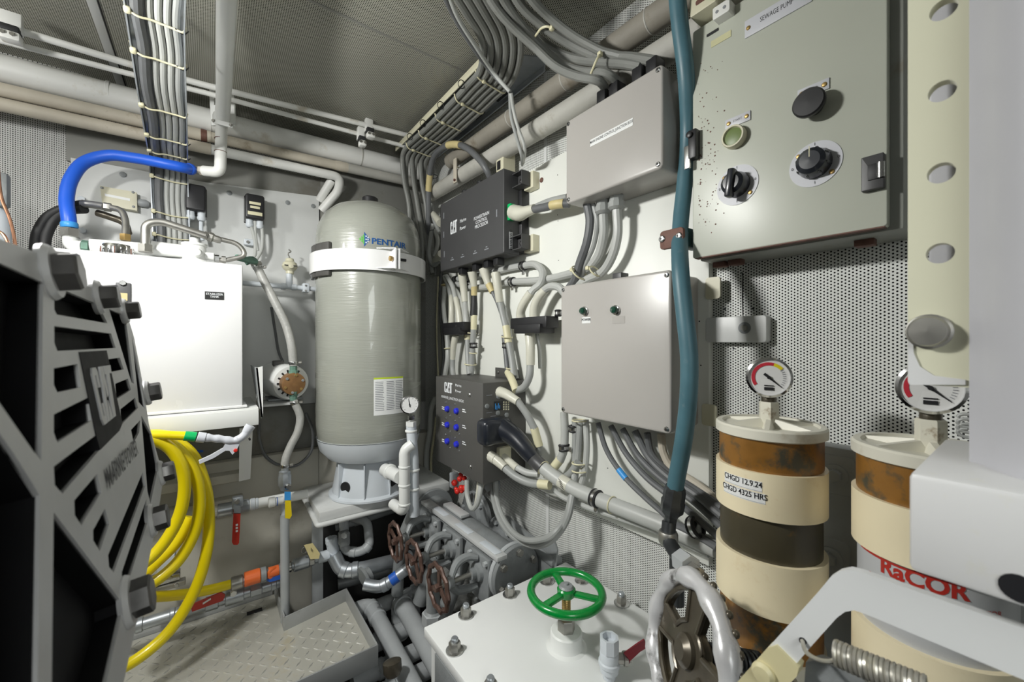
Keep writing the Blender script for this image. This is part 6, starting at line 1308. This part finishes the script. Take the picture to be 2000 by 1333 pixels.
MB().lathe(wx(1990, 1150, BX0-.0003), NX, [(.008, -.002), (.008, .0006)], 18).build('bolt_hole', 'ink', t)
# ================================================================ white lever with spring
XL = .405
t = thing('lever_arm', 'bent white flat lever arm with rusty end crossing the lower right', 'lever', wx(1560, 1330, XL))
L1 = [(1500, 1266), (1598, 1157), (1622, 1128), (1640, 1117), (1660, 1113), (1684, 1119), (2030, 1239), (2030, 1342), (1690, 1200), (1668, 1193), (1650, 1196), (1634, 1208), (1590, 1257), (1548, 1306), (1530, 1300)]
MB().prism([wx(a, b_, XL) for a, b_ in L1], (.007, 0, 0)).build('arm', 'lever_white', t)
MB().prism([wx(a, b_, XL-.003) for a, b_ in ((1425, 1350), (1497, 1268), (1516, 1262), (1560, 1306), (1556, 1322), (1530, 1350))], (.013, 0, 0)).build('rusty_end', 'lever_rusty', t)
MB().lathe(wx(1492, 1314, XL-.003), NX, [(.0095, 0), (.0095, .003), (.007, .006), (0, .0065)], 20).build('pivot', 'lever_rusty', t)
MB().lathe(wx(1568, 1253, XL-.0004), NX, [(.0028, -.002), (.0028, .0006)], 12).build('spring_hole', 'ink', t)
MB().prism([wx(a, b_, XL+.012) for a, b_ in ((1574, 1294), (1600, 1290), (1690, 1330), (1690, 1352), (1570, 1352))], (.01, 0, 0)).build('link_bar', 'cast_grey', t)
t = thing('tension_spring', 'thick pale coil spring hooked in the lever arm', 'spring', wx(1700, 1330, XL))
a, b_ = wx(1632, 1276, XL-.004), wx(1815, 1352, XL-.004); d = (b_-a).normalized(); u_, v_, _ = frame(d); P = []; turns = 17; nn = turns*14
for k in range(nn+1): an = 2*math.pi*k/14; P.append(a+(b_-a)*(k/nn)+u_*(.0085*math.cos(an))+v_*(.0085*math.sin(an)))
MB().tube(P, .00165, 6).build('coil', 'spring_steel', t)
MB().tube(spline([wx(1567, 1252, XL-.001), wx(1575, 1275, XL-.010), wx(1600, 1290, XL-.012), wx(1630, 1290, XL-.008), P[3]], 5), .0017, 8).build('hook', 'spring_steel', t)
# ================================================================ grimy handwheel in the foreground
WC = wd(1342, 1272, .53)
wa = (RT*.86-UP*.20+FW*.06).normalized(); u_, v_, _ = frame(wa)
t = thing('grimy_handwheel', 'grimy white and black handwheel on a threaded shaft in the foreground', 'handwheel', WC-UP*.08)
R_ = .0865; N = 60; vs = []; fs = []; M8 = 12
for k in range(N):
    a = 2*math.pi*k/N; lob = .0022*math.cos(k*2*math.pi*10/N)
    for j in range(M8): b = 2*math.pi*j/M8; rr = R_+(.0125+lob)*math.cos(b); vs.append(WC+(u_*math.cos(a)+v_*math.sin(a))*rr+wa*((.0135+lob)*math.sin(b)))
for k in range(N):
    for j in range(M8): fs.append((k*M8+j, k*M8+(j+1) % M8, ((k+1) % N)*M8+(j+1) % M8, ((k+1) % N)*M8+j))
rim = MB().add(vs, fs).build('rim', 'grimy_wheel', t)
for k in range(30):
    a = 2*math.pi*k/30; d = u_*math.cos(a)+v_*math.sin(a); MB().ball(WC+d*.0955+wa*.009, .0050, 8, 6).build('rim_tooth', 'grimy_dark', rim)
def PC(r, a, h=0): return WC+(u_*math.cos(a)+v_*math.sin(a))*r+wa*h
hol = []
for k in range(4):
    a0 = 2*math.pi*k/4+.25; a1 = a0+1.05; hol.append([PC(.072, a0+(a1-a0)*q/7) for q in range(8)]+[PC(.034, a1-.12-(a1-a0-.24)*q/5) for q in range(6)])
MB().plate([PC(.082, 2*math.pi*q/40) for q in range(40)], hol, wa*.012).build('web', 'grimy_dark', t)
for h_ in hol: MB().tube(h_+[h_[0]], .0035, 8, False).build('web_edge', 'grimy_dark', t)
MB().lathe(WC-wa*.012, wa, [(.012, 0), (.020, .006), (.022, .03), (.016, .038)], 22).build('hub', 'grimy_dark', t)
MB().cyl(WC+wa*.02, WC+wa*.125, .0085, n=16).build('shaft', 'pipe_black_steel', t)
P = []
for k in range(11*14+1): an = 2*math.pi*k/14; P.append(WC+wa*(.030+.075*k/(11*14))+u_*(.0125*math.cos(an))+v_*(.0125*math.sin(an)))
MB().tube(P, .0026, 6).build('shaft_spring', 'pipe_black_steel', t)
# ================================================================ engine with ribbed cover
k_ = -.14; E0 = V((-.077, 0, 0)); EN = V((1, 0, -k_)).normalized()
def E(px, py): return wpl(px, py, E0, EN)
t = thing('engine', 'black marine engine with silver ribbed front cover at the left edge', 'engine', (-.35, .5, -1.35))
outer = [(-60, 452), (0, 467), (85, 499), (140, 545), (200, 572), (246, 606), (262, 660), (277, 740), (291, 830), (312, 905), (319, 935), (308, 1010), (292, 1090), (264, 1230), (240, 1340), (215, 1440), (-60, 1440)]
holes = [[(-50, 500), (0, 514), (84, 552), (81, 900), (66, 883), (0, 789), (-50, 720)], [(-50, 780), (0, 848), (27, 887), (78, 968), (72, 1420), (-50, 1420)],
 [(106, 580), (125, 567), (192, 595), (210, 632), (111, 615), (106, 605)], [(106, 637), (217, 652), (226, 680), (112, 686), (106, 670)], [(105, 720), (152, 711), (158, 757), (112, 767), (105, 752)], [(212, 702), (234, 699), (242, 722), (217, 727)],
 [(105, 810), (172, 777), (178, 822), (112, 865), (105, 845)], [(225, 750), (250, 740), (256, 762), (228, 780)], [(235, 800), (264, 777), (270, 797), (238, 829)], [(105, 912), (150, 878), (188, 850), (194, 880), (122, 965), (107, 948)],
 [(256, 840), (274, 821), (272, 845), (261, 866)], [(145, 978), (190, 926), (198, 962), (159, 1027), (146, 1007)], [(182, 1036), (205, 994), (214, 1023), (195, 1077), (182, 1056)], [(211, 1085), (279, 922), (284, 949), (222, 1119), (213, 1108)], [(238, 1118), (286, 975), (288, 1020), (250, 1140), (238, 1136)],
 [(213, 604), (245, 617), (262, 750), (257, 748)], [(257, 655), (272, 728), (284, 800), (271, 786)], [(276, 812), (296, 850), (309, 915), (294, 985), (288, 960)], [(105, 1001), (237, 1176), (238, 1196), (190, 1420), (100, 1420)]]
ol = [E(*p) for p in outer]; hl = [[E(*p) for p in h] for h in holes]
MB().plate(ol, hl, EN*-.0022).build('cover_ribs', 'silver_cast', t, 'silver cast rib frame', 0)
w_ = MB()
for l in hl:
    n = len(l); w_.add([p-EN*.0015 for p in l]+[p-EN*.016 for p in l], [(i, (i+1) % n, n+(i+1) % n, n+i) for i in range(n)])
w_.build('rib_walls', 'engine_black', t, None, 0)['kind'] = 'stuff'
MB().prism([p-EN*.014 for p in ol], EN*-.03).build('cover_back', 'engine_black', t)
cen = sum(ol, V())/len(ol)
m = MB(); n = len(ol); m.add([p-EN*.0018 for p in ol]+[p-EN*.046 for p in ol], [(i, (i+1) % n, n+(i+1) % n, n+i) for i in range(n)]); m.build('cover_edge', 'engine_black', t, None, 0)
MB().bx(-.62, -.13, -.30, .80, -1.30, -.02, .02).build('block', 'engine_black', t)
MB().bx(-.60, -.16, -.30, .70, -.02, .03, .02).build('top_cover', 'engine_black', t)
# badge pad and raised letters
def B(px, py, h): return E(px, py)+EN*h
pad = [(153, 688), (207, 685), (238, 828), (232, 842), (194, 880), (186, 850)]
pd = MB().prism([B(*p, -.010) for p in pad], EN*.0105).build('badge_pad', 'engine_pad', t)
q00, q10, q01, q11 = (197, 833), (225, 811), (172, 720), (211, 714)
lt = MB()
for L_ in CATG:
    P = []
    for x, y in L_:
        px = (q00[0]*(1-x)+q10[0]*x)*(1-y)+(q01[0]*(1-x)+q11[0]*x)*y; py = (q00[1]*(1-x)+q10[1]*x)*(1-y)+(q01[1]*(1-x)+q11[1]*x)*y
        P.append(B(px, py, .0005))
    lt.prism(P, EN*.0011)
lt.build('badge_lettering', 'silver_cast', pd, 'raised silver badge lettering', 0)
o = B(211, 968, .0008); e = B(270, 893, .0008); u_ = (e-o).normalized(); v_ = EN.cross(u_).normalized()
if v_.z < 0: v_ = -v_
L_ = (e-o).length; MB().text('MARINE POWER', o, u_, v_, .022, 'LEFT', .012, .0005, L_/(.022*7.6)).build('cover_lettering', 'ink', t)
for px, py, af, sh in ((122, 532, .023, 28), (207, 581, .020, 19), (252, 608, .019, 12), (294, 768, .021, 9), (322, 925, .021, 10), (305, 1018, .022, 12), (268, 1177, .024, 22)):
    c = E(px-sh, py); bl = MB().hexa(c+EN*.003, EN, af, .0125, (0, .3, 1)).build('cover_bolt', 'bolt_black', t); MB().lathe(c-EN*.002, EN, [(af*.78, 0), (af*.80, .003), (af*.72, .006)], 22).build('washer', 'silver_cast', bl)
# copper pipe and grey hose at the far left edge
t = thing('copper_line', 'thin copper tube rising behind the engine at the left edge', 'pipe', wd(30, 470, .95)); MB().tube(spline([wd(-4, 330, .95), wd(4, 390, .95), wd(18, 425, .95), wd(26, 455, .95), wd(32, 500, .95)], 6), .0032, 8).build('tube', 'copper', t)
t = thing('copper_line', 'second short copper tube curling low at the left edge', 'pipe', wd(10, 470, .93)); MB().tube(spline([wd(-12, 448, .93), wd(4, 456, .93), wd(16, 475, .93), wd(22, 500, .93)], 6), .0032, 8).build('tube', 'copper', t)
t = thing('engine_filter', 'white canister behind the engine at the left edge', 'canister', wd(-6, 500, 1.05)); MB().lathe(wd(-8, 500, 1.05), UP, [(.026, 0), (.026, .10), (.020, .115), (.010, .13)], 20).build('body', 'tank_foot', t); MB().box(wd(2, 372, 1.05), (.03, .03, .09), .008).build('head', 'cast_grey', t)
# ================================================================ yellow hose and spray gun
YH = 1.42
t = thing('yellow_hose', 'bright yellow washdown hose coiled in hanging loops behind the engine', 'hose', wy(300, 1300, YH))
LP = [[(250, 880, 1.40), (285, 858, 1.40), (320, 868, 1.41), (352, 905, 1.42), (360, 962, 1.43), (340, 1030, 1.43), (300, 1085, 1.42), (240, 1130, 1.40)],
      [(250, 870, 1.43), (300, 853, 1.43), (350, 880, 1.44), (382, 930, 1.45), (390, 985, 1.46), (378, 1045, 1.46), (345, 1100, 1.45), (290, 1145, 1.43), (230, 1175, 1.41)],
      [(255, 858, 1.445), (310, 850, 1.450), (365, 878, 1.460), (398, 940, 1.475), (408, 1010, 1.49), (402, 1085, 1.48), (375, 1165, 1.47), (320, 1245, 1.45), (265, 1290, 1.43), (200, 1325, 1.41)],
      [(250, 1150, 1.47), (300, 1105, 1.48), (345, 1060, 1.49), (372, 1010, 1.50)]]
for l in LP: MB().tube(spline([wy(*a) for a in l], 8), .0148, 18).build('loop', 'yellow_hose', t)
MB().tube(spline([wy(230, 1160, 1.42), wy(300, 1166, 1.50), wy(370, 1160, 1.56), wy(420, 1150, 1.59), wy(458, 1140, 1.60)], 6), .0145, 18).build('tail', 'yellow_hose', t)
MB().tube(spline([wy(250, 852, 1.40), wy(310, 850, 1.40), wy(362, 852, 1.40)], 5), .0120, 16).build('gun_end', 'yellow_hose', t)
t = thing('spray_gun', 'grey trigger spray gun with green collar on the yellow hose', 'spray gun', wy(430, 905, 1.40))
YG = 1.40
MB().cyl(wy(360, 852, YG), wy(383, 854, YG), .0130, n=16, b=.001).build('green_collar', 'green_plastic', t); MB().cyl(wy(381, 854, YG), wy(386, 854, YG), .0105, n=16).build('black_ring', 'black_plastic', t); MB().cyl(wy(385, 854, YG), wy(401, 856, YG), .0140, n=16, b=.001).build('swivel', 'gun_grey', t)
P = spline([wy(400, 855, YG), wy(430, 858, YG), wy(462, 860, YG), wy(474, 853, YG), wy(486, 838, YG)], 6)
MB().tube(P, [.0105+.0012*math.sin(k*1.6)*(k < 14) for k in range(len(P))], 14).build('grip', 'gun_grey', t)
d = wy(487, 836, YG)-wy(478, 848, YG); MB().lathe(wy(480, 845, YG), d, [(.0105, 0), (.013, .012), (.013, .022), (.009, .023)], 16).build('nozzle', 'gun_grey', t)
MB().prism([wy(a, b_, YG-.006) for a, b_ in ((388, 901), (412, 890), (436, 876), (440, 867), (452, 869), (468, 868), (462, 880), (454, 889), (448, 881), (440, 881), (418, 895), (390, 907))], (0, .012, 0)).build('trigger', 'gun_grey', t)
MB().lathe(wy(460, 880, YG-.006), NY, [(.005, -.004), (.005, .004), (.003, .005)], 12).build('red_button', 'red_plastic', t)
# ================================================================ lamp housings out of view; the rear one goes with the added fill light
t = thing('bulkhead_lamp', 'round bulkhead lamp on the back wall left of the picture', 'lamp', (-.78, 1.83, .60)); MB().lathe((-.78, 1.868, .60), NY, [(.05, 0), (.05, .02), (.04, .04)], 24).build('base', 'white_paint', t)
for l, p, s_ in (('white work lamp hung at the left above the engine', (-.455, .90, .53), (.05, .24, .16)), ('added white panel housing for the fill light behind the camera', (-.02, -.66, .12), (.62, .05, .47))):
    t = thing('lamp_housing', l, 'lamp', p); MB().box(p, s_, .006).build('housing', 'white_paint', t)
    if s_[0] < .1: MB().bx(p[0]-.01, p[0]+.01, p[1]-.05, p[1]+.05, p[2]+.02, .86, .001).build('bracket', 'white_paint', t)
